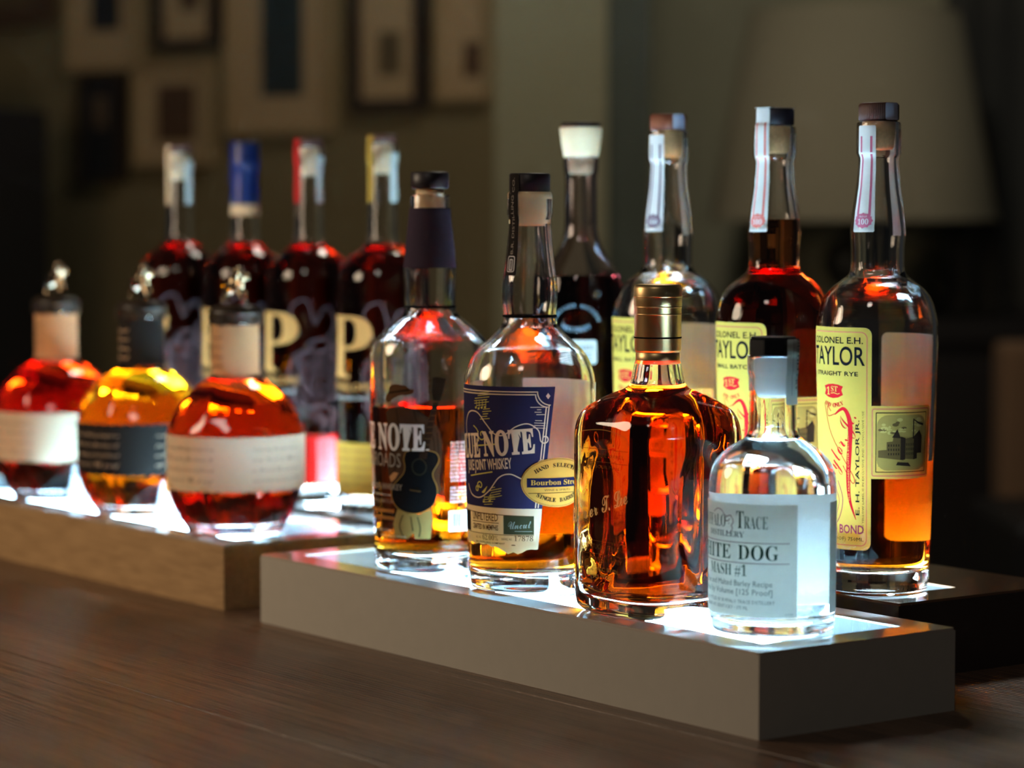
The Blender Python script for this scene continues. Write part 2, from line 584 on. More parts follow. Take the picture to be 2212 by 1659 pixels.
class Decal:
    """flat artwork in (u, v) centimetres, laid on a surface given by place(u, v, lift)"""
    def __init__(self, place, du=.22, dv=.5):
        self.place, self.du, self.dv = place, du, dv
        self.mb = MB()
        self.k = 0
    def _put(self, bm, mat, lift, flip=False):
        us = [v.co.x for v in bm.verts]
        vs = [v.co.y for v in bm.verts]
        for lo, hi, st, ax in ((min(us), max(us), self.du, 0), (min(vs), max(vs), self.dv, 1)):
            i = math.floor(lo/st) + 1
            while i*st < hi:
                co, no = ((i*st, 0, 0), (1, 0, 0)) if ax == 0 else ((0, i*st, 0), (0, 1, 0))
                bmesh.ops.bisect_plane(bm, geom=bm.verts[:]+bm.edges[:]+bm.faces[:], plane_co=co, plane_no=no, dist=1e-5)
                i += 1
        bm.verts.index_update()
        self.mb.add([self.place(v.co.x, v.co.y, lift) for v in bm.verts],
                    [[q.index for q in (f.verts if f.normal.z*(-1 if flip else 1) > 0 else reversed(f.verts))] for f in bm.faces], mat, True)
        bm.free()
    def lift(self, layer):
        return .018 + .007*layer
    def poly(self, pts, mat, layer=1, inner=None):
        bm = bmesh.new()
        f = bm.faces.new([bm.verts.new((u, v, 0)) for u, v in pts])
        bm.normal_update()
        bmesh.ops.triangulate(bm, faces=[f])
        bm.normal_update()
        if inner:
            b2 = bm.copy()
            self._put(b2, inner, .006, True)
        self._put(bm, mat, self.lift(layer))
    def rect(self, u0, v0, u1, v1, mat, layer=1, r=0, inner=None):
        self.poly(rrect(u0, v0, u1, v1, r), mat, layer, inner)
    def ellipse(self, u, v, a, b, mat, layer=1, n=40, inner=None):
        self.poly([(u+a*math.cos(2*math.pi*i/n), v+b*math.sin(2*math.pi*i/n)) for i in range(n)], mat, layer, inner)
    def stroke(self, pts, wd, mat, layer=1, closed=False):
        """ribbon along a polyline; wd may be a list"""
        q, ww = [], []
        src = list(pts) + ([pts[0]] if closed else [])
        for i in range(len(src)-1):
            a, b = Vector(src[i]), Vector(src[i+1])
            k = max(1, math.ceil((b-a).length/.2))
            for j in range(k):
                q.append(a + (b-a)*(j/k))
                if isinstance(wd, (list, tuple)):
                    ww.append(wd[i] + (wd[min(i+1, len(wd)-1)]-wd[i])*(j/k))
        if not closed:
            q.append(Vector(src[-1]))
            if ww:
                ww.append(wd[-1])
        if ww:
            wd = ww
        P = q
        n = len(P)
        L, R = [], []
        for i in range(n):
            a = P[i-1] if (i or closed) else P[i]
            b = P[(i+1) % n] if (i < n-1 or closed) else P[i]
            d = (b-a)
            if d.length < 1e-9:
                d = Vector((1, 0))
            d.normalize()
            h = (wd[i] if isinstance(wd, (list, tuple)) else wd)/2
            nn = Vector((-d.y, d.x))*h
            L.append(P[i]+nn)
            R.append(P[i]-nn)
        vs = [self.place(p.x, p.y, self.lift(layer)) for p in L] + [self.place(p.x, p.y, self.lift(layer)) for p in R]
        rng = range(n) if closed else range(n-1)
        self.mb.add(vs, [(i+n, (i+1) % n+n, (i+1) % n, i) for i in rng], mat, True)
    def text(self, s, u, v, h, mat, width=None, font='sans', weight=0, align='C', rot=0, layer=2, space=1, res=2, shear=0):
        """cap height h, baseline at v; width squeezes the line to that length"""
        vs, fs = text_tris(s, font, weight, space, res)
        if not vs:
            return
        x0, x1 = min(p[0] for p in vs), max(p[0] for p in vs)
        k = h/.70
        kx = k if width is None else width/(x1-x0)
        ox = {'C': (x0+x1)/2, 'L': x0, 'R': x1}[align]
        bm = bmesh.new()
        ca, sa = math.cos(rot), math.sin(rot)
        bv = []
        for x, y in vs:
            X, Y = (x-ox)*kx, y*k
            X += Y*shear
            bv.append(bm.verts.new((u + X*ca - Y*sa, v + X*sa + Y*ca, 0)))
        for f in fs:
            try:
                bm.faces.new([bv[i] for i in f])
            except ValueError:
                pass
        bm.normal_update()
        self._put(bm, mat, self.lift(layer))
    def arc_text(self, s, u, v, a, b, mid, h, mat, step, layer=2, inside=False):
        n = len(s)
        for i, c in enumerate(s):
            if c == ' ':
                continue
            ang = mid + (-(i-(n-1)/2)*step if not inside else (i-(n-1)/2)*step)
            x, y = u+a*math.cos(ang), v+b*math.sin(ang)
            self.text(c, x, y-h/2, h, mat, rot=(math.atan2(math.sin(ang)/b, math.cos(ang)/a) + (-math.pi/2 if not inside else math.pi/2)), layer=layer, weight=.01, font='serif')
    def build(self, name, parent):
        return self.mb.build(name, parent)

def rrect(u0, v0, u1, v1, r=0, n=5):
    if r <= 0:
        return [(u0, v0), (u1, v0), (u1, v1), (u0, v1)]
    o = []
    for cx, cy, a in ((u1-r, v0+r, -90), (u1-r, v1-r, 0), (u0+r, v1-r, 90), (u0+r, v0+r, 180)):
        for i in range(n+1):
            t = math.radians(a+90*i/n)
            o.append((cx+r*math.cos(t), cy+r*math.sin(t)))
    return o

def spline(pts, n=10):
    o = []
    P = [pts[0]] + list(pts) + [pts[-1]]
    for i in range(1, len(P)-2):
        for j in range(n):
            t = j/n
            q = []
            for k in (0, 1):
                a, b, c, d = P[i-1][k], P[i][k], P[i+1][k], P[i+2][k]
                q.append(.5*(2*b + (c-a)*t + (2*a-5*b+4*c-d)*t*t + (3*b-a-3*c+d)*t**3))
            o.append(tuple(q))
    o.append(pts[-1])
    return o

def spiral(u, v, r0, r1, a0, turns, n=26):
    return [(u+(r0+(r1-r0)*i/n)*math.cos(a0+turns*2*math.pi*i/n), v+(r0+(r1-r0)*i/n)*math.sin(a0+turns*2*math.pi*i/n)) for i in range(n+1)]

def on_round(prof, rref, th0=0):
    def place(u, v, lift):
        th = th0 + u/rref
        r = interp(prof, v) + lift
        return (r*math.sin(th), -r*math.cos(th), v)
    return place

# tray frames: right front corner of each tray on the table
LX, LY = -math.cos(YAW), math.sin(YAW)
SX, SY = math.sin(YAW), math.cos(YAW)
O1, O2, O3 = (13.9, 0.0), (24.57, 19.09), (-21.71, 49.9)
O4 = (O2[0]+56*LX-1.0*SX, O2[1]+56*LY-1.0*SY)
H = 5.0
def spot(O, l, s):
    return (O[0]+l*LX+s*SX, O[1]+l*LY+s*SY, H)

# ------------------------------------------------------------------ table
TX0, TX1, TY0, TY1 = -150, 62, -58.8, 55.2
tb = empty('table', 'long dark stained wooden table carrying all the lit bottle stands', 'table', (O1[0], O1[1], -75), -YAW)
mb = MB()
for i in range(6):                                  # boards side by side, joined in one top
    y0 = TY0 + i*19
    mb.box(TX0, y0+.03, 71.5, TX1, y0+18.97, 75, M['table'], .12)
mb.build('table_top', tb)
for x in (TX0+8, TX1-16):
    for y in (TY0+6, TY1-14):
        mb = MB()
        mb.box(x, y, 0, x+8, y+8, 71.5, M['table'], .3)
        mb.build('leg', tb)
mb = MB()
mb.box(TX0+12, TY0+9, 62, TX1-12, TY0+12, 71.5, M['table'])
mb.box(TX0+12, TY1-12, 62, TX1-12, TY1-9, 71.5, M['table'])
mb.build('apron', tb)

# ------------------------------------------------------------------ lit bottle stands
def tray(O, L, D, label, body, rim, panel, led, l0, l1, bev=.25, fr=2.3, fb=2.3):
    t = empty('display_stand', label, 'bottle stand', (O[0], O[1], 0), -YAW, 'lit stands under the bottles')
    fw = 2.3
    mb = MB()                                        # hollow box, local x runs left to right, right end at 0
    for a in ((-L, 0, 0, 0, 1.2, H-.16), (-L, D-1.2, 0, 0, D, H-.16), (-L, 1.2, 0, -L+1.2, D-1.2, H-.16), (-1.2, 1.2, 0, 0, D-1.2, H-.16), (-L+1.2, 1.2, 0, -1.2, D-1.2, .4)):
        mb.box(*a, body)
    for a in ((-L+1.2, 1.2, .4, -L+1.25, D-1.2, H-.2), (-1.25, 1.2, .4, -1.2, D-1.2, H-.2), (-L+1.25, 1.2, .4, -1.25, 1.25, H-.2), (-L+1.25, D-1.25, .4, -1.25, D-1.2, H-.2), (-L+1.25, 1.25, .4, -1.25, D-1.25, .45)):
        mb.box(*a, M['absorber'])  # unseen dark walls added so the panel looks dimmer at low angles
    bx = mb.build('body', t)
    mb = MB()
    bm = bmesh.new()
    o = rrect(-L, 0, 0, D, bev, 4)
    i = rrect(-L+fw, fw, -fr, D-fb, .05, 4)
    n = len(o)
    for z, zz in ((H, H-.18),):
        vo = [bm.verts.new((x, y, z)) for x, y in [(p[0]*1.0, p[1]) for p in o]]
        vi = [bm.verts.new((x, y, z)) for x, y in i]
        wo = [bm.verts.new((x, y, zz)) for x, y in o]
        wi = [bm.verts.new((x, y, zz)) for x, y in i]
        for k in range(n):
            j = (k+1) % n
            bm.faces.new((vo[k], vo[j], vi[j], vi[k]))
            bm.faces.new((wo[k], wo[j], vo[j], vo[k]))
            bm.faces.new((vi[k], vi[j], wi[j], wi[k]))
            bm.faces.new((wo[j], wo[k], wi[k], wi[j]))
    bmesh.ops.recalc_face_normals(bm, faces=bm.faces[:])
    mb.bm(bm, rim)
    mb.build('rim', t)
    mb = MB()
    mb.add([(-L+fw, fw, H-.02), (-fr, fw, H-.02), (-fr, D-fb, H-.02), (-L+fw, D-fb, H-.02)], [(0, 1, 2, 3)], panel, False)
    mb.build('light_panel', t)
    mb = MB()
    cs = (fw+D-fb)/2
    mb.box(-l1, cs-3.2, 1.2, -l0, cs+3.2, 1.5, led)
    mb.build('led_strip', t)
    return t
tray(O1, 54.7, 15.6, 'pale grey painted stand lit from inside, under the short clear grey-label bottle', M['tray_paint'], M['tray_edge'], M['acrylic'], M['led'], 4.5, 48)
tray(O3, 62, 15.6, 'tan wooden stand lit from inside under the three round bottles', M['tray_wood'], M['tray_edge'], M['acrylic'], M['led'], 6, 58)
tray(O2, 55, 15.6, 'dark stand at the back under the three tall yellow-label bottles', M['tray_dark'], M['rim_dark'], M['acrylic'], M['led_dim'], 4, 52, fr=3.2, fb=7.2)
tray(O4, 62, 15.6, 'dark stand at the back under the four tall bottles lettered with a gold P', M['tray_dark'], M['tray_edge'], M['acrylic'], M['led_dim'], 4, 58)

# ------------------------------------------------------------------ bottles
def bottle(label, O, l, s, group=None, turn=0):
    return empty('whiskey_bottle', label, 'bottle', spot(O, l, s), -YAW+turn, group)

def solid_lathe(name, prof, mat, parent, n=64, rf=None, smooth=True):
    mb = MB()
    mb.lathe(prof, mat, n, rf=rf, smooth=smooth)
    return mb.build(name, parent)

def cyl(r, z0, z1, b=.08):
    return [(0, z0), (r-b, z0), (r, z0+b), (r, z1-b), (r-b, z1), (0, z1)]

def strip(parent, prof, rref, th, w, z0, z1, face, art=None, name='seal_strip', inner=None):
    d = Decal(on_round(prof, rref, th), .16, .12)
    d.rect(-w/2, z0, w/2, z1, face, 0, .12, inner or M['backing'])
    if art:
        art(d)
    return d.build(name, parent)

# ---- tall yellow-label bottles (three)
TP = [(3.42, .12), (3.5, .4), (3.71, 6.94), (3.85, 11.34), (3.97, 15.64), (3.99, 17.4), (3.77, 18.58), (3.53, 19.22), (3.07, 19.86), (2.35, 20.42), (1.9, 20.8), (1.76, 21.25), (1.76, 22.37), (1.82, 23.45), (1.69, 24.81), (1.43, 26.63), (1.31, 28.25), (1.33, 28.45), (1.45, 28.72), (1.45, 30.4), (1.42, 30.68), (1.36, 30.74)]

def taylor_label(d, line3):
    Y = M['yellow']
    cross = rrect(-2.8, 2.9, 2.8, 17.4, .5)
    d.poly(cross, Y, 0, M['backing'])
    d.stroke(rrect(-2.5, 3.2, 2.5, 17.1, .4), .07, M['redline'], 1, True)
    K = M['black']
    d.text('COLONEL E.H.', 0, 16.35, .42, K, 4.5, weight=.012)
    d.text('TAYLOR', 0, 14.95, 1.2, K, 4.75, weight=.010, res=5)
    d.text(line3, 0, 14.25, .28, K, 3.85, weight=.012)
    # red shield and its motto
    d.poly([(-.85, 13.55), (-.72, 13.3), (-.85, 13.0), (-.45, 12.82), (0, 12.76), (.45, 12.82), (.85, 13.0), (.72, 13.3), (.85, 13.55), (.45, 13.66), (0, 13.7), (-.45, 13.66)], M['red'], 1)
    d.text('1', -.45, 12.98, .5, Y, font='serif')
    d.text('ST', .12, 13.2, .36, Y, .6, font='serif')
    d.stroke([(-.2, 13.08), (.1, 13.12), (.4, 13.04), (.6, 13.1)], .05, Y, 2)
    d.arc_text('AND ONLY', 0, 14.2, 1.9, 1.9, -math.pi/2, .26, M['red'], .125, inside=True)
    # red signature running up the label with its flourish
    d.text('E. H. Taylor, Jr.', .25, 8.0, 1.25, M['red'], 7.8, 'script', -.008, 'C', math.radians(66), 2)
    sw = spline([(.15, 11.7), (.9, 12.1), (1.35, 11.2), (1.3, 9.5), (1.2, 7.6), (1.3, 6.2), (1.75, 4.9)], 10)
    m = len(sw)
    d.stroke(sw, [.06 + .30*math.sin(math.pi*min(1, i/(m-1)*1.02))**.8 for i in range(m)], M['red'], 1)
    d.stroke(spline([(-.2, 11.9), (-.55, 12.2), (-.5, 11.6), (.2, 11.75)], 8), .05, M['red'], 2)
    d.stroke(spline([(-.9, 12.4), (-.3, 10.6), (.6, 9.2), (1.6, 7.7), (1.5, 7.3), (.8, 8.4)], 8), .05, M['red'], 2)
    d.stroke(spline([(.35, 7.4), (.75, 6.2), (.4, 4.9), (-.5, 4.2), (-1.4, 4.7)], 10), .06, M['plumink'], 2)
    d.stroke(spline([(.1, 7.0), (.45, 6.1), (.1, 5.1), (-.6, 4.6), (-1.2, 5.0)], 10), .05, M['plumink'], 2)
    d.text('OLD FASHIONED COPPER DISTILLERY', 1.28, 8.4, .13, M['yellow'], 4.6, rot=math.radians(91), layer=3, res=1)
    d.text('E. H. TAYLOR JR.', 2.0, 8.3, .27, K, 6.2, rot=math.radians(90), weight=.012)
    d.text('THIS YELLOW LABEL IS IN EXCLUSIVE AND CONCLUSIVE USE', 2.32, 8.0, .13, M['brownink'], 8.0, rot=math.radians(90), res=1)
    d.text('IN BOND', .95, 3.98, .56, M['plumink'], 2.75, weight=.02)
    d.text('(100 PROOF) 750ML', .45, 3.5, .24, K, 3.7, res=1)
    # side panels joined to the label; the right one carries the engraving
    for sgn in (1, -1):
        q = [(u*sgn, v) for u, v in rrect(2.66, 7.6, 7.3, 12.35, .22)]
        if sgn < 0:
            q = q[::-1]
        d.poly(q, M['yellow2'], 1, M['backing'])
        A, B = (2.86, 7.12) if sgn > 0 else (-7.12, -2.86)
        d.stroke(rrect(A, 7.8, B, 12.15, .12), .08, M['redline'], 2, True)
        d.stroke(rrect(A+.25, 8.05, B-.25, 11.9, .02), .05, M['black'], 2, True)
    U = 2.66
    d.poly(rrect(U+.5, 8.15, U+4.15, 11.75, .7), M['sepia2'], 2)
    rnd = random.Random(4)
    for i in range(26):                              # clouds of the engraving
        u, v = U+.8+rnd.random()*3.0, 10.5+rnd.random()*1.0
        d.ellipse(u, v, .08+rnd.random()*.2, .04+rnd.random()*.09, M['sepia'] if i % 5 == 0 else M['cloud'], 3, 12)
    d.poly([(U+.6, 8.4), (U+4.1, 8.3), (U+4.1, 9.0), (U+.6, 8.95)], M['sepia2'], 3)
    d.poly([(U+1.15, 8.95), (U+2.35, 8.8), (U+2.35, 10.3), (U+1.9, 10.4), (U+1.6, 10.4), (U+1.55, 10.05), (U+1.15, 10.0)], M['sepia'], 4)
    d.poly([(U+1.5, 10.3), (U+2.1, 10.25), (U+1.85, 10.85)], M['sepia3'], 5)
    d.poly([(U+2.1, 8.85), (U+2.45, 8.85), (U+2.45, 10.25), (U+2.1, 10.35)], M['sepia3'], 5)
    d.poly([(U+2.4, 8.9), (U+3.2, 8.85), (U+3.2, 10.35), (U+2.4, 10.2)], M['sepia'], 4)
    d.poly([(U+3.1, 8.85), (U+3.8, 8.95), (U+3.8, 10.35), (U+3.55, 10.75), (U+3.1, 10.35)], M['sepia3'], 5)
    d.poly([(U+3.4, 8.7), (U+4.0, 8.72), (U+4.0, 9.25), (U+3.4, 9.25)], M['sepia2'], 6)
    d.poly([(U+3.0, 10.2), (U+3.09, 10.2), (U+3.09, 11.5), (U+3.0, 11.5)], M['sepia3'], 6)
    d.stroke(spline([(U+3.05, 11.45), (U+3.3, 11.3), (U+3.5, 11.2), (U+3.9, 11.1)], 6), [.05+.006*i for i in range(19)], M['sepia3'], 6)
    for i in range(5):
        for j in range(3):
            d.rect(U+1.25+i*.17, 9.15+j*.28, U+1.32+i*.17, 9.3+j*.28, M['sepia3'], 6)
            d.rect(U+2.5+i*.13, 9.15+j*.3, U+2.55+i*.13, 9.32+j*.3, M['sepia3'], 6)
    d.poly([(U+1.8, 8.5), (U+2.9, 8.4), (U+2.7, 8.65), (U+1.9, 8.7)], M['sepia3'], 6)
    d.poly([(U+.6, 9.0), (U+1.15, 8.95), (U+1.15, 9.5), (U+.6, 9.45)], M['sepia'], 5)

def taylor(label, l, line3, level, liq, capmat, strip_mode, s=3.9):
    b = bottle(label, O2, l, s, 'tall yellow-label bottles')
    sh = Shape(TP, .3, 1.25, punt=.35)
    sh.glass('glass', b, level, M['glass'])
    sh.liquid('liquid', b, level, liq)
    solid_lathe('cork', [(0, 28.95), (.9, 28.95), (1.0, 29.1), (1.1, 30.8), (0, 30.8)], M['cork'], b, 40)
    mb = MB()
    rib = lambda a, z, r: r*(1 + (.010*math.cos(a*60) if r > 1.25 else 0))
    mb.lathe([(0, 30.82), (1.2, 30.82), (1.31, 30.9), (1.31, 31.85), (1.2, 32.0), (0, 32.02)], capmat, 240, rf=rib)
    mb.build('cap', b)
    d = Decal(on_round(TP, 3.9), .22, 1.0)
    taylor_label(d, line3)
    d.build('front_label', b)
    d = Decal(on_round(TP, 3.9, math.pi), .22, 1.0)
    d.rect(-2.8, 3.0, 2.8, 16.8, M['yellow'], 0, .4, M['backing'])
    d.build('back_label', b)
    def art(ink_):
        def f(d):
            for x in (-.42, .42):
                d.stroke([(x, 24.6+i*.4) for i in range(int((strip_mode[1]-24.9)/.4))], .17, ink_, 1)
            d.stroke([(x, 24.6) for x in (-.42, 0, .42)], .14, ink_, 1)
            d.poly([(.62*math.cos(2*math.pi*i/36)*(1+.07*math.cos(12*2*math.pi*i/36)), 24.3+.48*math.sin(2*math.pi*i/36)*(1+.07*math.cos(12*2*math.pi*i/36))) for i in range(36)], ink_, 2)
            d.text('100', 0, 24.05, .36, M['whiteink'], .75, 'serif', layer=3)
            d.text('PROOF', 0, 24.5, .13, M['whiteink'], .55, layer=3, res=1)
        return f
    mode, ztop, th, ink_ = strip_mode
    capprof = TP[:-1] + [(1.45, 30.78), (1.36, 30.95), (1.34, 31.9), (1.32, 32.0)]
    strip(b, capprof, 1.6, math.radians(th), 1.5, 23.55, ztop, M['white'], art(ink_))
    strip(b, capprof, 1.6, math.radians(th+150), 1.4, 23.3, 30.3, M['white'], inner=M['white'])
    if mode == 'over':
        mb = MB()
        hh = .72
        mb.box(-hh, -1.33, 32.02, hh, 1.33, 32.05, M['white'])
        o = mb.build('seal_strip', b, rotz=math.radians(th))
    else:
        strip(b, capprof, 1.4, math.radians(th+75), 1.1, 30.86, 31.98, M['silver'], name='foil_seal', inner=M['silver'])
    return b
taylor('tall yellow-label rye bottle with a picture panel, at the right end of the dark stand', 6.19, 'STRAIGHT RYE', 8.6, M['amber'], M['brown_cap'], ('broken', 30.5, 12, M['pinkline']))
taylor('tall yellow-label bottle full of nearly black-red whiskey, filled up into its neck', 16.35, 'SMALL BATCH', 24.4, M['dark'], M['plum_cap'], ('over', 31.98, 6, M['coral']))
taylor('nearly empty tall yellow-label bottle with a rust-brown cap, behind the gold-capped bottle', 27.84, 'SMALL BATCH', 5.0, M['gold_liq'], M['rust_cap'], ('broken', 30.5, 12, M['mauve']))

# ---- dark decanter with a wide stopper
DP = [(3.0, .12), (3.15, .5), (3.25, 17.6), (3.2, 18.9), (2.97, 20.12), (2.4, 21.07), (1.77, 22.12), (1.35, 23.3), (1.27, 24.0), (1.24, 27.6), (1.33, 28.3), (1.36, 29.1)]
b = bottle('tall dark red bottle with a wide pale stopper, left of the yellow-label bottles', O2, 38.9, 4.5)
sh = Shape(DP, .3, 1.3)
sh.glass('glass', b, 20.2, M['smoky'])
sh.liquid('liquid', b, 20.2, M['black_liq'])
st = solid_lathe('stopper', [(0, 29.12), (1.3, 29.12), (1.38, 29.6), (1.5, 30.4), (1.62, 31.3), (1.6, 31.42), (0, 31.42)], M['pale_cork'], b, 48)
solid_lathe('stopper_top', cyl(1.5, 31.42, 31.75), M['plum_cap'], st, 48)
solid_lathe('stopper_plug', [(0, 27.9), (.85, 27.9), (.92, 28.1), (1.02, 29.12), (0, 29.12)], M['pale_cork'], st, 48)
d = Decal(on_round(DP, 3.25), .22, 1.0)
d.rect(2.2, 13.6, 4.2, 15.4, M['grey_paper'], 0, .2, M['backing'])
d.text('RESERVE', 3.2, 14.7, .3, M['greyink'], 1.5, 'serif')
for i in range(3):
    d.stroke([(2.6, 14.4-i*.25), (3.8, 14.4-i*.25)], .06, M['greyink'], 1)
d.build('front_label', b)
d = Decal(on_round(DP, 3.25), .22, 1.0)
d.arc_text('STRAIGHT BOURBON', 2.6, 16.6, 1.7, 1.4, math.pi/2, .26, M['ice'], .17)
d.arc_text('WHISKEY', 2.6, 17.4, 1.7, 1.2, -math.pi/2, .34, M['ice'], .22, inside=True)
d.build('printed_lettering', b)

# ---- two bottles of one make: the printed one and the navy-label one
BP = [(3.98, .12), (4.06, .45), (4.24, 8.14), (4.36, 12.4), (4.36, 13.6), (4.2, 14.46), (3.99, 14.99), (3.71, 15.51), (3.22, 16.04), (2.66, 16.56), (2.13, 17.09), (1.84, 17.5), (1.74, 18.0), (1.84, 19.1), (1.82, 20.2), (1.67, 21.25), (1.48, 22.91), (1.39, 24.3), (1.41, 24.45), (1.5, 24.75), (1.49, 26.0), (1.44, 26.16)]
b = bottle('clear bottle with a navy paper label and a gold oval sticker', O1, 29.63, 5.9)
sh = Shape(BP, .32, 1.05, punt=.4)
sh.glass('glass', b, 7.2, M['glass'])
sh.liquid('liquid', b, 7.2, M['amber'])
solid_lathe('cork', [(0, 23.95), (1.0, 23.95), (1.08, 24.1), (1.1, 25.7), (1.36, 25.8), (1.38, 26.2), (0, 26.2)], M['pale_cork'], b, 48)
solid_lathe('cap', cyl(1.36, 26.2, 27.42, .1), M['plum_cap'], b, 64)
solid_lathe('neck_ring', [(1.76, 17.92), (1.80, 17.94), (1.80, 18.06), (1.76, 18.08)], M['black'], b, 64)
d = Decal(on_round(BP, 4.3), .22, .5)
NV, CI, YI = M['navy'], M['creamink'], M['yellowink']
hw = lambda v: 4.55 + (5.68-4.55)*(v-2.7)/(13.55-2.7)          # label narrows downward
d.poly([(-hw(5.6), 5.6), (hw(5.6), 5.6), (hw(13.55), 13.55), (-hw(13.55), 13.55)], NV, 0, M['backing'])
torn = [(hw(2.95), 2.95)]
rnd = random.Random(7)
tear = [(4.4, 2.92), (4.1, 2.95), (3.8, 2.9), (3.5, 2.72), (3.2, 2.62), (2.9, 2.75), (2.5, 2.62), (2.2, 2.78), (1.9, 2.95), (1.6, 3.05), (1.2, 3.02), (.8, 3.2), (.4, 3.12), (0, 3.2), (-.4, 3.1), (-1, 3.2), (-1.6, 3.05), (-2.2, 3.1), (-3, 2.9), (-3.8, 3.05), (-4.5, 2.95)]
d.poly([(-hw(5.6), 5.6)] + tear[::-1] + [(hw(2.95), 2.95), (hw(5.6), 5.6)], M['cream'], 0, M['backing'])
for off in (.28, .46):                                          # double rule with scooped corner
    r = .95-off*.3
    R = [(hw(v)-off, v) for v in (5.65, 8, 10, 13.5-off-r)]
    arc = [(hw(13.5)-off - .02 + r*math.cos(math.radians(a)) - 0, 13.5-off + r*math.sin(math.radians(a))) for a in range(270, 175, -12)]
    T = [(hw(13.5)-off-r, 13.5-off)] + [(u, 13.5-off) for u in (3, 1.5, 0, -1.5, -3, -4.6)]
    d.stroke(R + arc + T, .075, CI, 1)
d.poly([(hw(13)-.42, 12.75), (hw(13)-.27, 12.95), (hw(13)-.42, 13.15), (hw(13)-.57, 12.95)], CI, 1)
d.stroke(spline([(-1.4, 10.0), (-1.5, 11.0), (-.9, 11.75), (.1, 11.8), (.9, 11.1), (1.6, 10.45), (2.3, 10.4), (3.1, 10.95), (3.9, 11.15), (4.55, 10.75), (4.7, 10.2)], 8) + spiral(5.0, 10.15, .3, .16, math.pi, .85), .075, CI, 1)
d.stroke(spline([(-1.4, 7.0), (-.8, 6.35), (.2, 6.2), (1.1, 6.7), (1.9, 7.6), (2.7, 7.85), (3.5, 7.55), (4.2, 7.35)], 8), .075, CI, 1)
d.stroke(spiral(4.85, 8.55, .3, .14, math.radians(200), -.8), .08, CI, 1)
for c in ((.55, 10.35, .42, .1, 2.6, 1.2), (.25, 7.0, .3, .08, 4.0, -1.2), (-.05, 6.75, .22, .06, .5, 1.1)):
    d.stroke(spiral(*c), .08, YI, 1)
d.stroke(spline([(-.35, 10.9), (.1, 10.6), (.15, 10.0), (-.2, 9.6)], 8), .07, YI, 1)
d.poly([(.4, 6.55), (.95, 7.0), (.75, 6.6), (.6, 6.5)], YI, 1)
d.stroke([(-.4, 9.55), (1.9, 9.8)], .09, YI, 1)
d.stroke([(-.9, 7.55), (1.4, 7.95)], .08, YI, 1)
def staff(u, v, wd, n, tilt, mat, rag=.25):
    r = random.Random(int(u*10+v*7))
    for i in range(n):
        a, e = r.random()*rag, r.random()*rag
        d.stroke([(u+a, v+i*.16+a*tilt), (u+wd-e, v+i*.16+(wd-e)*tilt)], .045, mat, 1)
staff(-.2, 12.2, 1.6, 6, .12, YI, .5)
staff(.35, 11.35, 1.1, 5, .1, YI, .4)
staff(3.7, 11.75, 1.5, 4, 0, CI, .8)
staff(4.1, 10.9, 1.0, 4, -.04, CI, .5)
staff(.6, 6.1, 1.6, 5, .22, YI, .7)
staff(.5, 5.75, 1.1, 4, .1, YI, .5)
for i, (u, v) in enumerate(((0, 12.1), (.28, 12.05), (.58, 12.12), (.88, 12.16), (.6, 5.95), (1.15, 6.02))):
    d.ellipse(u, v, .09, .075, YI, 2, 10)
    d.stroke([(u+.08, v), (u+.08, v+.5)], .035, YI, 2)
d.text('BLUE', -2.5, 8.65, 1.55, CI, 2.9, 'serif', .024, 'L', math.radians(5), 2)
d.text('NOTE', 4.4, 9.3, 1.58, CI, 3.7, 'serif', .024, 'R', math.radians(5), 2)
d.text('JUKE JOINT WHISKEY', 2.85, 8.25, .68, CI, 4.15, weight=.02, align='R', rot=math.radians(5))
DI = M['brownink']
d.stroke([(-4.4, 5.3), (4.3, 5.1)], .05, DI, 1)
d.rect(-2.4, 3.9, -1.1, 5.2, M['dark_paper'], 1)
d.text('UNFILTERED', .55, 4.72, .5, DI, 2.5, weight=.01)
d.stroke([(-.75, 4.6), (1.85, 4.6)], .045, DI, 1)
d.text('CRAFTED IN MEMPHIS', .55, 4.12, .34, DI, 2.5, weight=.02)
d.rect(2.2, 3.9, 4.3, 5.12, M['olive'], 1)
d.text('Uncut', 3.35, 4.3, .55, M['oliveline'], 1.6, 'script', 0, 'C', math.radians(4))
d.stroke([(3.0, 4.12), (4.2, 4.12)], .03, M['oliveline'], 2)
d.stroke([(-4.3, 3.85), (4.3, 3.85)], .04, DI, 1)
d.text('ALC. VOL.', 0, 3.5, .16, DI, .6, res=1)
d.text('62.00%', 1.1, 3.45, .34, DI, 1.35, 'italic', -.01)
d.text('BARREL NO.', 2.45, 3.5, .16, DI, .8, res=1)
d.text('17878', 3.6, 3.48, .34, DI, 1.3, 'italic', -.01)
d.text('B.R. DISTILLING COMPANY', 1.0, 3.22, .12, DI, 2.6, weight=.02, res=1)
d.ellipse(2.9, 3.2, .16, .035, DI, 1, 12)
d.build('front_label', b)
d = Decal(on_round(BP, 4.3, math.radians(196)), .22, .8)
d.rect(-4.4, 3.3, 3.3, 13.6, M['white'], 0, .15, M['backing'])
d.build('back_label', b)
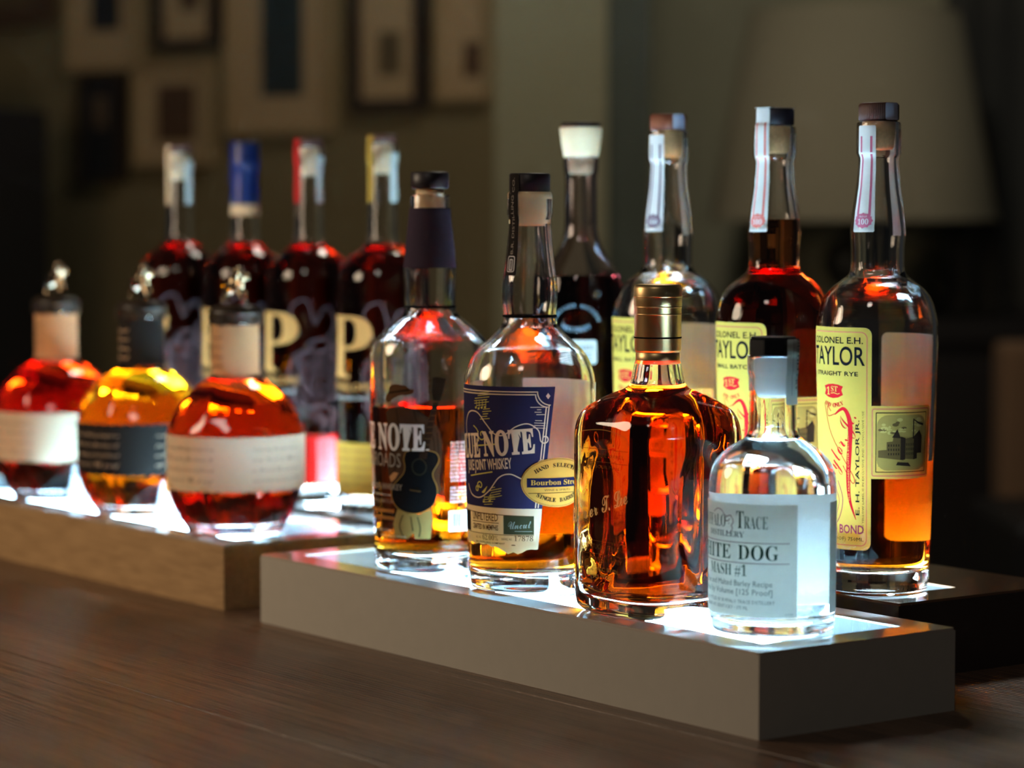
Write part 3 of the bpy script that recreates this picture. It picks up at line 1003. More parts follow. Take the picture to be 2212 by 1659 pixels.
# gold oval sticker across the edge of the label
d = Decal(on_round(BP, 4.3, math.radians(79)), .2, .3)
d.lift = lambda layer: .04 + .007*layer
d.ellipse(0, 7.3, 2.5, 1.62, M['sticker'], 0, 48, M['backing'])
d.stroke([(2.42*math.cos(2*math.pi*i/60), 7.3+1.54*math.sin(2*math.pi*i/60)) for i in range(60)], .05, M['goldink'], 1, True)
d.poly([(-2.1, 7.0), (2.1, 7.0), (2.1, 7.6), (-2.1, 7.6)], M['band'], 1)
d.text('Bourbon Street', 0, 7.15, .34, M['sticker'], 3.7, 'serif')
d.text('WINE & SPIRITS', 0, 6.75, .13, M['brownink'], 1.9, res=1)
d.stroke([(-2.0, 6.62), (2.0, 6.62)], .03, M['black'], 1)
d.arc_text('HAND SELECTED', 0, 7.2, 2.0, 1.25, math.pi/2, .26, M['black'], .13)
d.arc_text('SINGLE BARREL', 0, 7.4, 2.0, 1.25, -math.pi/2, .26, M['black'], .13, inside=True)
d.build('round_sticker', b)
capB = BP[:-1] + [(1.50, 26.1), (1.40, 26.25), (1.385, 27.3), (1.37, 27.42)]
def art(d):
    d.text('B.R. DISTILLING CO.', .12, 24.6, .24, M['greytext'], 5.0, rot=math.radians(90))
    d.stroke(rrect(-.3, 20.95, .3, 21.95, .12), .06, M['whiteink'], 1, True)
    d.stroke(rrect(-.12, 21.05, .14, 21.75, .06), .06, M['whiteink'], 1, True)
    d.stroke([(.0, 21.05), (.0, 21.75)], .04, M['whiteink'], 1)
strip(b, capB, 1.6, math.radians(5), 1.0, 20.7, 27.38, M['dark_paper'], art)
strip(b, capB, 1.6, math.radians(150), .9, 20.6, 26.0, M['dark_paper'], inner=M['white'])

# printed bottle
CP = [(3.82, .12), (3.9, .45), (4.07, 7.31), (4.23, 11.88), (4.24, 14.5), (4.1, 15.62), (3.77, 16.17), (3.22, 16.73), (2.6, 17.28), (1.98, 17.83), (1.76, 18.28), (1.8, 19.03), (1.85, 21.0), (1.78, 21.6), (1.42, 25.0), (1.4, 25.4), (1.4, 25.95), (1.36, 26.1)]
b = bottle('clear bottle printed with a guitar player in a hat', O1, 41.32, 5.9)
sh = Shape(CP, .32, 1.1, punt=.4)
sh.glass('glass', b, 11.46, M['glass'])
sh.liquid('liquid', b, 11.46, M['amber'])
solid_lathe('cork', [(0, 24.3), (.98, 24.3), (1.06, 24.5), (1.06, 26.1), (.98, 26.15), (.98, 26.52), (0, 26.52)], M['pale_cork'], b, 48)
solid_lathe('cap', cyl(1.33, 26.52, 27.7, .1), M['plum_cap'], b, 64)
solid_lathe('neck_ring', [(1.78, 18.24), (1.82, 18.26), (1.82, 18.38), (1.78, 18.4)], M['black'], b, 64)
wr = [(interp(CP, z)+.03, z) for z in [21.05, 21.3, 21.6, 22.2, 22.8, 23.4, 24, 24.5, 25, 25.18]]
mb = MB()
mb.lathe(wr + [(wr[-1][0]-.02, 25.2)], M['purple'], 72)
mb.build('neck_wrap', b)
d = Decal(on_round(CP, 4.15), .22, .5)
PR = dict(
 jacket=[(0.67, 11.11), (1.03, 11.45), (1.99, 11.61), (2.7, 11.5), (3.21, 11.38), (3.87, 10.88), (4.36, 10.4), (4.68, 9.92), (4.85, 8.96), (4.82, 7.68), (4.68, 6.73), (4.75, 5.61), (4.52, 5.51), (4.03, 6.41), (3.04, 5.76), (1.2, 5.68), (0.99, 6.31), (0.67, 7.25), (0.85, 8.07), (1.12, 8.88), (0.94, 9.84)],
 hand=[(0.85, 6.68), (1.28, 7.03), (1.68, 6.99), (1.41, 6.59), (1.03, 6.31)],
 gbody=[(2.28, 8.46), (2.87, 8.63), (3.7, 8.61), (4.36, 8.46), (4.59, 8.17), (4.62, 7.85), (4.45, 7.5), (4.22, 7.11), (4.22, 6.73), (4.49, 6.09), (4.49, 5.45), (4.22, 4.81), (3.7, 4.43), (3.04, 4.22), (2.35, 4.26), (1.68, 4.49), (1.2, 4.94), (1.03, 5.51), (1.2, 6.06), (1.68, 6.54), (2.06, 6.94), (2.21, 7.4), (2.13, 7.97)],
 hat=[(0.67, 12.01), (0.76, 12.3), (1.03, 12.53), (1.03, 12.85), (1.28, 13.09), (1.68, 13.13), (1.91, 13.08), (2.35, 13.03), (2.53, 12.84), (2.66, 12.78), (2.94, 12.75), (2.9, 12.53), (2.63, 12.39), (1.99, 12.35), (1.45, 12.17), (1.03, 11.83)],
 neck=[(4.22, 11.9), (4.59, 11.9), (3.77, 8.0), (3.21, 8.0)],
 head=[(4.19, 13.59), (4.49, 13.65), (5.09, 13.52), (4.92, 12.69), (4.68, 11.99), (4.22, 12.03), (4.13, 12.63)],
 trousers=[(1.53, 4.48), (2.35, 4.2), (3.21, 4.16), (4.09, 4.56), (4.19, 3.85), (4.03, 2.48), (2.87, 2.46), (2.8, 2.87), (2.35, 2.44), (1.28, 2.47), (1.12, 3.42)])
def face(p):
    a = sum(p[i-1][0]*p[i][1]-p[i][0]*p[i-1][1] for i in range(len(p)))
    return p if a > 0 else p[::-1]
d.poly(face(PR['trousers']), M['khaki'], 1)
d.poly(face(PR['jacket']), M['jacket'], 1)
for q in ([(1.6, 11.4), (1.9, 9.5), (1.7, 8.6)], [(3.9, 10.6), (4.3, 9.0), (4.2, 7.6)], [(4.5, 9.8), (4.6, 8.4)], [(1.1, 8.8), (1.5, 7.6), (1.2, 7.0)], [(2.9, 11.3), (3.1, 10.6)]):
    d.stroke(spline(q, 6), .07, M['sepia3'], 2)
for q in ([(2.0, 4.1), (1.7, 3.3), (2.0, 2.6)], [(3.1, 4.0), (3.3, 3.2), (3.2, 2.6)], [(2.6, 4.0), (2.75, 3.0)]):
    d.stroke(spline(q, 6), .08, M['olive'], 2)
d.poly(face(PR['hand']), M['skin'], 2)
g = spline(PR['gbody'] + [PR['gbody'][0]], 3)[:-1]
d.poly(face(g), M['black'], 3)
d.stroke(g, .05, M['sepia2'], 4, True)
d.stroke([(3.25+.5*math.cos(2*math.pi*i/30), 7.45+.55*math.sin(2*math.pi*i/30)) for i in range(30)], .05, M['olive'], 4, True)
d.stroke([(2.55, 5.85), (3.35, 5.75)], .07, M['sepia'], 4)
d.poly(face(PR['neck']), M['sepia3'], 5)
for i in range(9):
    t = i/9
    d.stroke([(4.22-t*1.0, 11.8-t*3.6), (4.59-t*.8, 11.8-t*3.6)], .035, M['sepia'], 6)
d.poly(face(PR['head']), M['sepia3'], 5)
for u, v in ((4.05, 13.4), (4.02, 13.0), (4.02, 12.6), (5.12, 13.2), (5.02, 12.8), (4.9, 12.4)):
    d.ellipse(u, v, .08, .07, M['sepia'], 6, 10)
d.poly(face(PR['hat']), M['brownink'], 3)
d.stroke(spline([(1.0, 12.5), (1.8, 12.62), (2.6, 12.75)], 8), .12, M['sepia3'], 4)
W = M['whiteink']
d.text('BLUE', -4.1, 8.6, 1.78, W, 3.35, 'serif', .022, 'L', 0, 7)
d.text('NOTE', 3.68, 8.6, 1.78, W, 3.88, 'serif', .022, 'R', 0, 7)
d.rect(3.72, 8.6, 3.95, 8.68, W, 7)
d.text('CROSSROADS', 1.9, 7.38, .98, M['greytext'], 5.4, weight=.0, align='R', layer=7)
d.text('BOURBON WHISKEY', 1.99, 5.8, .4, M['greytext'], 4.2, weight=.01, align='R', layer=7)
d.text('FINISHED WITH TOASTED FRENCH OAK', 1.0, 5.35, .13, W, 3.6, align='R', layer=7, res=1)
d.text('SMALL BATCH', 1.2, 4.85, .26, M['greytext'], 2.6, align='R', layer=7)
for v in (4.3, 3.8):
    d.stroke([(-2.6, v), (-1, v), (1.25, v)], .24, M['goldink'], 2)
d.text('BORN IN THE SOUTH', .9, 2.85, .2, W, 2.7, align='R', layer=7, res=1)
d.text('750 ML     50% ALC/VOL', 2.3, 2.5, .14, W, 4.4, align='R', layer=7, res=1)
rnd = random.Random(3)
words = ['BOURBON', 'WHISKEY', 'SLOW', 'BLUES', 'ROAD', 'AGED', 'OAK', 'RIVER', 'SOUL', 'NIGHT', 'CHARRED', 'BARREL', 'NOTES']
for i in range(11):
    d.text(' '.join(rnd.choice(words) for _ in range(2)), 6.2, 9.0-i*.262, .19, W, 1.5, weight=.03, layer=2, res=1)
for i in range(5):
    d.text(' '.join(rnd.choice(words) for _ in range(2)), 6.2, 5.9-i*.24, .16, W, 1.5, weight=.03, layer=2, res=1)
d.rect(5.35, 2.95, 6.95, 4.4, W, 1)
x = 5.7
while x < 6.65:
    wv = rnd.choice((.03, .05, .08))
    d.rect(x, 3.25, x+wv, 4.2, M['black'], 2)
    x += wv + rnd.choice((.04, .06))
d.build('printed_artwork', b)

# ---- small clear bottle with the grey paper label
WP = [(3.66, .12), (3.75, .42), (3.79, 7.85), (3.77, 8.7), (3.66, 9.42), (3.47, 9.95), (3.07, 10.44), (2.48, 10.94), (1.98, 11.22), (1.6, 11.5), (1.44, 12.02), (1.41, 14.08), (1.42, 15.15), (1.49, 15.32), (1.5, 16.1), (1.47, 16.24)]
b = bottle('short clear bottle of colourless spirit with a grey paper label', O1, 6.1, 6.4)
sh = Shape(WP, .27, .55, punt=.2)
sh.glass('glass', b, 11.38, M['glass'])
sh.liquid('liquid', b, 11.38, M['clear'])
solid_lathe('cork', [(0, 13.85), (.85, 13.85), (1.0, 14.1), (1.06, 14.4), (1.12, 16.2), (0, 16.2)], M['white_cork'], b, 48)
mb = MB()
oct_ = lambda a, z, r: r*math.cos(math.pi/8)/math.cos((a+.3) % (math.pi/4) - math.pi/8) if r > .3 else r
mb.lathe([(0, 16.27), (1.44, 16.27), (1.5, 16.32), (1.5, 17.25), (1.38, 17.42), (0, 17.42)], M['black_cap'], 64, smooth=False, rf=oct_)
mb.build('cap', b)
d = Decal(on_round(WP, 3.78), .22, .8)
GP, G, GI, MV = M['grey_paper'], M['green'], M['greyink'], M['mauve']
d.rect(-4.68, 1.2, 4.68, 7.8, GP, 0, 0, M['backing'])
d.text('B', -2.75, 6.38, 1.02, G, .45, 'serif', -.006, 'L')
d.text('UFFALO', -2.22, 6.38, .74, G, 2.38, 'serif', -.012, 'L')
d.text('T', .98, 6.38, 1.05, G, .5, 'serif', -.006, 'L')
d.text('RACE', 1.5, 6.38, .76, G, 1.42, 'serif', -.012, 'L')
d.stroke(spline([(-1.0, 7.2), (-.6, 7.42), (-.2, 7.35), (.05, 7.12), (.25, 7.02), (.55, 7.1), (.65, 6.95)], 8), .05, MV, 1)
d.stroke(spline([(.2, 7.0), (.1, 6.8), (.35, 6.75), (.5, 6.9)], 6), .05, MV, 1)
d.stroke(spline([(.7, 6.95), (.75, 6.7), (.62, 6.5), (.7, 6.35), (.55, 6.1), (.35, 6.05), (.3, 6.2)], 6), .05, MV, 1)
d.ellipse(.42, 6.62, .05, .03, MV, 1, 10)
d.text('DISTILLERY', 0, 5.85, .34, GI, 3.0, 'serif', 0)
for v in (5.55, 4.36):
    d.stroke([(-4.2+i*.2, v) for i in range(43)], .045, MV, 1)
d.text('WHITE', -3.3, 4.56, .86, G, 3.87, 'serif', -.004, 'L')
d.text('DOG', 3.55, 4.56, .88, G, 2.45, 'serif', -.004, 'R')
d.text('MASH #1', .1, 3.6, .66, G, 3.1, 'serif', -.008)
d.text('Corn, Rye and Malted Barley Recipe', 0, 3.0, .34, GI, 6.4)
d.text('Alcohol by Volume [125 Proof]', .1, 2.5, .34, GI, 6.2)
d.text('DISTILLED & BOTTLED BY BUFFALO TRACE DISTILLERY', 0, 1.98, .21, GI, 6.7, res=1)
d.text('FRANKFORT, KENTUCKY \u2022 375 ML', -.2, 1.62, .21, GI, 3.9, res=1)
d.text('12345', 4.2, 1.35, .1, GI, .45, res=1)
d.build('front_label', b)
d = Decal(on_round(WP, 3.78, math.pi), .22, .8)
d.rect(-4.6, 1.2, 4.6, 7.8, M['white'], 0, 0, M['white'])
d.build('back_label', b)
capW = WP[:-1] + [(1.5, 16.22), (1.53, 16.34), (1.53, 17.2), (1.46, 17.4)]
def art(d):
    d.text('DISTILLERY', .18, 15.8, .3, M['green'], 3.1, 'serif', -.004, rot=math.radians(-90))
    d.stroke([(-.25, 14.0+i*.25) for i in range(14)], .03, GI, 1)
strip(b, capW, 1.5, math.radians(108), 1.45, 13.45, 17.3, M['grey_paper'], art, inner=M['grey_paper'])
strip(b, capW, 1.5, math.radians(-52), 1.3, 14.2, 16.3, M['grey_paper'], inner=M['grey_paper'])

# ---- square-shouldered bottle with a gold cap
EP = [(3.85, .1), (4.15, .45), (4.27, 1.1), (4.3, 5), (4.29, 10.9), (4.2, 11.7), (3.9, 12.45), (3.4, 13.03), (2.8, 13.5), (1.9, 13.95), (1.66, 14.35), (1.54, 14.98), (1.46, 15.42), (1.36, 15.7), (1.3, 16.2), (1.3, 19.9)]
def sq(a, z, r, n=4.6):
    w_ = min(1, max(0, (14.3-z)/1.9))
    w_ = w_*w_*(3-2*w_)
    if z > 14.4 or r < .2:
        return r
    c, s_ = abs(math.cos(a)), abs(math.sin(a))
    f = (c**n+s_**n)**(-1/n)
    q = r*(1 + (f-1)*w_)
    # shallow long oval hollow in each face
    k = ((a+math.pi/4) % (math.pi/2)) - math.pi/4
    e = (k/.44)**2 + ((z-6.3)/4.6)**2
    if e < 1 and r > 3:
        q -= .24*min(1, (1-e)*3)
    return q
def sqi(a, z, r):
    return sq(a, z, r, 3.2)
b = bottle('squarish amber bottle with a gold metal cap and an etched signature', O1, 15.89, 5.6)
sh = Shape(EP, .42, .85, rf=sq, irf=sqi, punt=.25)
sh.glass('glass', b, 14.1, M['glass'])
sh.liquid('liquid', b, 14.1, M['honey'])
cp = solid_lathe('cap', [(1.33, 15.42), (1.37, 15.46), (1.37, 16.1), (1.33, 16.14), (1.41, 16.2), (1.45, 16.3), (1.46, 19.0), (1.5, 19.06), (1.5, 20.1), (1.42, 20.32), (1.2, 20.36), (0, 20.36)], M['gold_cap'], b, 72)
for z in (17.06,):
    solid_lathe('cap_line', [(1.455, z-.05), (1.475, z-.04), (1.475, z+.04), (1.455, z+.05)], M['black'], cp, 72)
for z, r_ in ((18.95, 1.47), (18.5, 1.465), (19.6, 1.505)):
    solid_lathe('cap_groove', [(r_-.02, z-.05), (r_+.02, z-.03), (r_+.02, z+.03), (r_-.02, z+.05)], M['gold_cap'], cp, 72)
solid_lathe('stopper', cyl(1.0, 17.0, 19.8), M['pale_cork'], b, 32)
def flat_face(u, v, lift):
    a = math.atan2(u, 4.3)
    r = sq(a, v, interp(EP, v)) + lift
    return (r*math.sin(a), -r*math.cos(a), v)
d = Decal(flat_face, .2, .3)
d.lift = lambda layer: .07 + .007*layer
E_ = M['etch']
d.text('Elmer T. Lee', -.5, 6.3, 1.05, E_, 6.2, 'script', .008, 'C', math.radians(17), 1)
for q in ([(-2.6, 11.0), (-2.2, 11.3), (0, 11.5), (2.0, 11.2), (2.5, 10.6)], [(-2.6, 2.2), (-1.5, 1.7), (0, 1.5), (1.6, 1.7), (2.5, 2.4)]):
    d.stroke(spline(q, 8), .04, M['sepia2'], 0)
for v in (10.3, 9.5, 4.6, 3.8):
    d.stroke([(-2.4+i*.4, v) for i in range(13)], .03, M['sepia'], 0)
d.text('SINGLE BARREL', .3, 9.8, .22, M['sepia'], 3.6, weight=-.012)
d.text('SOUR MASH', .3, 9.1, .2, M['sepia'], 2.6, weight=-.012)
d.text('KENTUCKY STRAIGHT', 0, 4.1, .3, M['sepia'], 4.2)
d.text('BOURBON WHISKEY', 0, 3.35, .26, M['sepia'], 3.8)
d.text('45% ALC. BY VOL.', 0, 2.75, .24, M['sepia2'], 3.4)
d.text('(90 PROOF)', 0, 2.3, .22, M['sepia2'], 2.2)
d.build('etched_lettering', b)

# ---- three round faceted bottles with horse stoppers
LP = [(3.75, .1), (3.95, .45), (4.5, 1.4), (5.0, 2.4), (5.3, 3.3), (5.38, 4.0), (5.4, 7.8), (5.25, 8.6), (4.85, 9.6), (4.3, 10.4), (3.5, 11.2), (2.6, 11.8), (2.0, 12.15), (1.84, 12.5), (1.82, 13.0), (1.82, 16.3), (1.95, 16.5), (1.95, 16.9)]
def fac(a, z, r):
    if r < 2.2 and z > 3:
        return r
    w_ = 1.0 if z < 3.2 else (max(0, 1-(z-3.2)/.9) if z < 7.8 else min(.7, (z-7.8)/1.6) * min(1, max(0, (12-z)/1.2)))
    k = ((a+.2) % (math.pi/4)) - math.pi/8
    f = math.cos(math.pi/8)/math.cos(k)
    return r*(1 + (f*1.04-1)*w_)
def horse(parent):
    """galloping horse with a crouching rider, cast as one figure"""
    V, R, Ed = [], [], []
    def chain(pts, start=None):
        prev = start
        for (x, z, y, r) in pts:
            V.append((x*1.3*S, y*1.3*S, (17.6+(z-17.6)*1.22)*S))
            R.append(r*1.25*S)
            if prev is not None:
                Ed.append((prev, len(V)-1))
            prev = len(V)-1
        return prev
    z0 = 17.6
    chain([(-.1, z0+1.35, 0, .34)])
    chest = chain([(.45, z0+1.4, 0, .36)], 0)
    rump = chain([(-.75, z0+1.35, 0, .34)], 0)
    neck = chain([(.85, z0+1.9, 0, .22), (1.1, z0+2.2, 0, .17)], chest)
    chain([(1.45, z0+2.0, 0, .13), (1.62, z0+1.85, 0, .09)], neck)
    chain([(-1.1, z0+1.5, 0, .12), (-1.5, z0+1.35, 0, .07)], rump)
    for y in (-.17, .17):
        chain([(.75, z0+.95, y, .13), (1.05, z0+.75 + y, y, .08), (1.0, z0+.3+y, y, .06)], chest)
        chain([(-.95, z0+.95, y, .16), (-1.2, z0+.65, y, .09), (-1.05, z0+.15-y*.4, y, .06)], rump)
    rider = chain([(-.15, z0+1.85, 0, .22), (.2, z0+2.3, 0, .22), (.42, z0+2.62, 0, .17)], 0)
    for y in (-.25, .25):
        chain([(.6, z0+2.15, y, .09), (.85, z0+2.0, y, .07)], rider-1)
    me = bpy.data.meshes.new('horse_figure')
    me.from_pydata(V, Ed, [])
    o = bpy.data.objects.new('horse_figure', me)
    COL.objects.link(o)
    o.parent = parent
    m = o.modifiers.new('skin', 'SKIN')
    for i, sv in enumerate(me.skin_vertices[0].data):
        sv.radius = (R[i], R[i])
        sv.use_root = (i == 0)
    o.modifiers.new('sub', 'SUBSURF').levels = 1
    o.modifiers['sub'].render_levels = 2
    me.materials.append(M['pewter'])
    return o
def blanton(label, l, s, liq, band, neckp, inkm, level=11.9):
    b = bottle(label, O3, l, s, 'round faceted bottles with horse stoppers')
    sh = Shape(LP, .4, .8, rf=fac, punt=.3)
    sh.glass('glass', b, level, M['glass'])
    sh.liquid('liquid', b, level, liq)
    prof = [(fac(math.pi/8-.2, z, r), z) for r, z in LP]
    mb = MB()
    w_ = [(interp(LP, z)+.03, z) for z in (12.35, 12.6, 13, 14, 15, 16, 16.25)]
    mb.lathe(w_, neckp, 72)
    mb.build('neck_label', b)
    st = solid_lathe('stopper', [(0, 15.6), (1.2, 15.6), (1.3, 16.92), (1.95, 16.95), (2.12, 17.05), (2.12, 17.35), (1.9, 17.42), (1.9, 17.6), (1.5, 17.75), (0, 17.8)], M['wax'], b, 48)
    horse(st)
    mb = MB()
    rag = lambda a, z, r: r + .05*math.cos(a*9)
    n = 60
    vs = []
    for i in range(n):
        a = 2*math.pi*i/n
        for z in (17.0, 16.5 - .28*abs(math.sin(a*4.5))):
            r = 2.14 if z > 16.9 else 2.06
            vs.append((r*math.sin(a), -r*math.cos(a), z))
    mb.add(vs, [(2*i, 2*i+1, (2*i+3) % (2*n), (2*i+2) % (2*n)) for i in range(n)], M['wax'])
    mb.build('wax_collar', b)
    d = Decal(on_round([(r, z) for r, z in LP], 5.4), .22, .8)
    def scal(u0, u1, v, amp, n):
        return [(u0+(u1-u0)*i/n, v + amp*abs(math.sin(i*math.pi/4))) for i in range(n+1)]
    top = scal(-16.6, 16.6, 7.72, .1, 160)
    bot = [(u, 3.62 - (v)) for u, v in scal(-16.6, 16.6, 0, .1, 160)]
    # build the band in short lengths so that it closes round the bottle
    for i in range(0, 160, 8):
        d.poly(bot[i:i+9] + top[i:i+9][::-1], band, 0, M['backing'])
    rows = ['Kentucky Straight Bourbon Whiskey dumped on', 'from Barrel No.  384  stored in Warehouse H', 'on Rick No. 52  individually selected filtered', 'and bottled by hand at  93  proof']
    for i, t in enumerate(rows):
        d.text(t, -.4, 6.75-i*.82, .34, inkm, 8.6, 'script', -.01, res=1)
        d.text(t[:26], 9.2, 6.75-i*.8, .26, inkm, 4.6, 'script', -.01, res=1)
    d.build('band_label', b)
    d = Decal(on_round(LP, 1.85), .2, .8)
    d.lift = lambda layer: .05 + .006*layer
    for i, t in enumerate(('Original', 'Single Barrel', 'Bourbon Whiskey', 'Limited')):
        d.text(t, -.2, 15.2-i*.75, .3, inkm, 2.2, 'script', 0, res=1)
    d.build('neck_lettering', b)
blanton('round faceted bottle of red-amber whiskey with a cream band, nearest the grey stand', 7.02, 5.2, M['copper'], M['cream'], M['tan'], M['brownink'])
blanton('round faceted bottle of golden whiskey with a charcoal band, between two cream-banded ones', 23.19, 5.6, M['gold_liq'], M['dark_paper'], M['dark_paper'], M['creamink'])
blanton('round faceted bottle of deep red whiskey with a cream band, cut by the photo edge', 39.0, 5.6, M['ruby'], M['cream'], M['tan'], M['brownink'])

# ---- four tall bottles with a gold P and a rose
PP = [(3.75, .12), (3.86, .45), (3.87, 10), (3.8, 19.4), (3.57, 20.4), (2.79, 21.36), (2.02, 21.94), (1.5, 22.5), (1.32, 23.0), (1.24, 26.57), (1.22, 29.2), (1.3, 29.4), (1.3, 30.6), (1.26, 30.78)]
def penelope(label, l, neckmat, foot, footink, capsule=None):
    b = bottle(label, O4, l, 4.2, 'tall bottles lettered with a gold P')
    sh = Shape(PP, .3, 1.3, punt=.35)
    sh.glass('glass', b, 22.3, M['glass'])
    sh.liquid('liquid', b, 22.3, M['dark'])
    if capsule:
        mb = MB()
        mb.lathe([(interp(PP, z)+.05, z) for z in (25.9, 26.5, 28, 29.0)] + [(1.36, 29.4), (1.38, 29.5), (1.36, 29.6), (1.36, 31.4), (1.3, 31.55), (0, 31.6)], capsule, 64)
        mb.build('capsule', b)
        solid_lathe('cork', cyl(.92, 28.6, 31.2), M['pale_cork'], b, 32)
        mb = MB()
        mb.lathe([(interp(PP, z)+.04, z) for z in (24.9, 25.2, 25.6, 25.88)], M['tan'], 64)
        mb.build('neck_band', b)
    else:
        solid_lathe('cork', [(0, 28.3), (.8, 28.3), (.88, 28.5), (.95, 30.7), (0, 30.7)], M['pale_cork'], b, 32)
        solid_lathe('cap', cyl(1.22, 30.82, 31.5), M['brown_cap'], b, 48)
        cprof = PP[:-1] + [(1.3, 30.75), (1.26, 30.9), (1.25, 31.5)]
        strip(b, cprof, 1.3, math.radians(-8), 1.25, 25.9, 31.48, neckmat, inner=M['backing'])
        strip(b, cprof, 1.3, math.radians(112), 1.1, 25.9, 30.0, M['grey_paper'], inner=M['grey_paper'])
    d = Decal(on_round(PP, 3.87), .22, 1.0)
    G_ = M['goldink']
    d.text('P', .4, 11.4, 5.3, G_, 5.1, 'serif', 0, 'C', 0, 3, res=5)
    d.text('PENELOPE', .6, 10.35, .62, G_, 4.6, weight=.01, layer=3)
    d.text('STRAIGHT BOURBON WHISKEY', .6, 9.6, .3, M['greytext'], 4.6, layer=3, res=1)
    li = M['lilac']
    cx, cz = 5.2, 10.6                                    # rose: nested petals
    rnd = random.Random(11)
    for i in range(7):
        r = .45+i*.42
        for k in range(3+i//2):
            a0 = i*.9 + k*2*math.pi/(3+i//2)
            pts = [(cx+r*(1+.12*math.sin(3*t*math.pi))*math.cos(a0+t*2.0), cz+r*1.15*(1+.1*math.sin(3*t*math.pi))*math.sin(a0+t*2.0)) for t in [j/12 for j in range(13)]]
            d.stroke(pts, .085, li, 1)
    for q in ([(4.4, 15.5), (5.4, 17.0), (6.3, 15.6), (5.6, 14.6)], [(3.0, 14.6), (2.2, 16.8), (3.6, 17.6), (4.3, 15.6)], [(5.2, 7.4), (4.9, 5.6), (5.0, 4.0)], [(5.0, 5.6), (6.6, 6.8), (7.4, 5.8), (5.0, 5.0)]):
        d.stroke(spline(q, 8), .1, li, 1)
    d.build('printed_artwork', b)
    d = Decal(on_round(PP, 3.87), .22, 1.0)
    d.rect(-4.6, 1.7, 4.6 if foot is M['gold_paper'] else 6.4, 6.0, foot, 0, .1, M['backing'])
    for i in range(5):
        d.text('SINGLE BARREL STRENGTH', .5, 5.2-i*.7, .3, footink, 5.2, res=1)
    if foot is M['red_paper']:
        d.rect(4.5, 1.9, 6.2, 5.7, M['pink'], 1)
        for i in range(5):
            d.stroke([(4.7, 5.2-i*.65), (5.4, 5.2-i*.65), (6.0, 5.2-i*.65)], .1, M['red_paper'], 2)
    d.build('front_label', b)
    return b
penelope('tall gold-P bottle with a gold neck strip and yellow base label', 8.3, M['gold_paper'], M['gold_paper'], M['brownink'])
penelope('tall gold-P bottle with a red neck strip and red base label', 19.9, M['red_paper'], M['red_paper'], M['pink'])
penelope('tall gold-P bottle with a blue capsule over its neck', 30.9, None, M['blue_foil'], M['whiteink'], M['blue_foil'])
penelope('tall gold-P bottle with a beige neck strip, furthest left of the tall ones', 43.0, M['tan'], M['tan'], M['brownink'])

# ------------------------------------------------------------------ room
FZ = -75.0
A = (-2.6, 260.0)
WA = math.radians(-32.2176)
mb = MB()
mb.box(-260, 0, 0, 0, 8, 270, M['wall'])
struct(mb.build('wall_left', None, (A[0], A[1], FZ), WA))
mb = MB()
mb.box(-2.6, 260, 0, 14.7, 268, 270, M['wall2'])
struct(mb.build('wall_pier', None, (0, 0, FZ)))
mb = MB()
mb.box(14.75, 262, 0, 21.5, 330, 270, M['shaded_side'])  # side of the recess, its shade painted in as dark green
struct(mb.build('shaded_side_1', None, (0, 0, FZ)))
mb = MB()
mb.box(21.5, 322, 0, 230, 330, 270, M['wall2_lit'])  # wall colour lightened here to make up for weak light
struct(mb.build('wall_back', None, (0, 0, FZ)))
mb = MB()
mb.box(-260, -260, -4, 260, 420, 0, M['floor'])
struct(mb.build('floor', None, (0, 0, FZ)))

def picture(label, x0, z1, x1, z0, fw, mw, fm, mm, art, am):
    cx = (x0+x1)/2
    t = empty('framed_picture', label, 'picture', (A[0]+math.cos(WA)*cx, A[1]+math.sin(WA)*cx, z0), WA, 'framed pictures on the left wall')
    W_, H_ = x1-x0, z1-z0
    mb = MB()
    h = W_/2
    for a in ((-h, -2.2, 0, h, -.02, fw), (-h, -2.2, H_-fw, h, -.02, H_), (-h, -2.2, fw, -h+fw, -.02, H_-fw), (h-fw, -2.2, fw, h, -.02, H_-fw)):
        mb.box(*a, fm)
    mb.build('frame', t)
    mb = MB()
    mb.box(-h+fw, -1.2, fw, h-fw, -.1, H_-fw, mm)
    mb.build('mat_board', t)
    ax0, az1, ax1, az0 = art
    mb = MB()
    mb.box(ax0-cx, -1.3, az0-z0, ax1-cx, -1.22, az1-z0, am)
    mb.build('print', t)
picture('small brown framed picture at the top left corner of the wall', -109.2, 78.3, -89.5, 63.4, 2.5, 0, M['frame_brown'], M['mat_dark'], (-104, 74.5, -94, 67.5), M['art_olive'])
picture('picture with a wide pale mat and a black print, at the upper left', -85.9, 87.2, -69.9, 55.2, 1.0, 0, M['frame_pale'], M['mat_board'], (-80.8, 83, -74.4, 62), M['art_black'])
picture('picture in a thick dark frame between two pale-matted ones', -66.6, 76.7, -52.8, 58.0, 1.9, 0, M['frame_dark'], M['mat_board'], (-61.4, 71, -57.3, 64.6), M['art_brown'])
picture('all-dark framed picture below the upper left pale-matted one', -83.4, 54.7, -73.6, 36.4, 1.0, 0, M['frame_dark'], M['art_black'], (-80.2, 51, -77.4, 45.5), M['mat_dark'])
picture('pale-matted picture with a brown print, lowest on the wall', -71.1, 56.2, -54.6, 38.9, 1.0, 0, M['frame_pale'], M['mat_board'], (-66.4, 52.4, -58.3, 43), M['art_brown'])
picture('largest picture on the wall with a wide tan mat and dark teal print', -51.4, 83.3, -30.3, 43.8, 1.0, 0, M['frame_pale'], M['mat_board'], (-44.4, 76.9, -36, 49.9), M['art_teal'])
picture('tall picture in a thick dark frame right of the largest one', -26.4, 79.5, -11.9, 46.9, 2.0, 0, M['frame_dark'], M['mat_board'], (-21.1, 59.5, -16.8, 52.6), M['art_olive'])
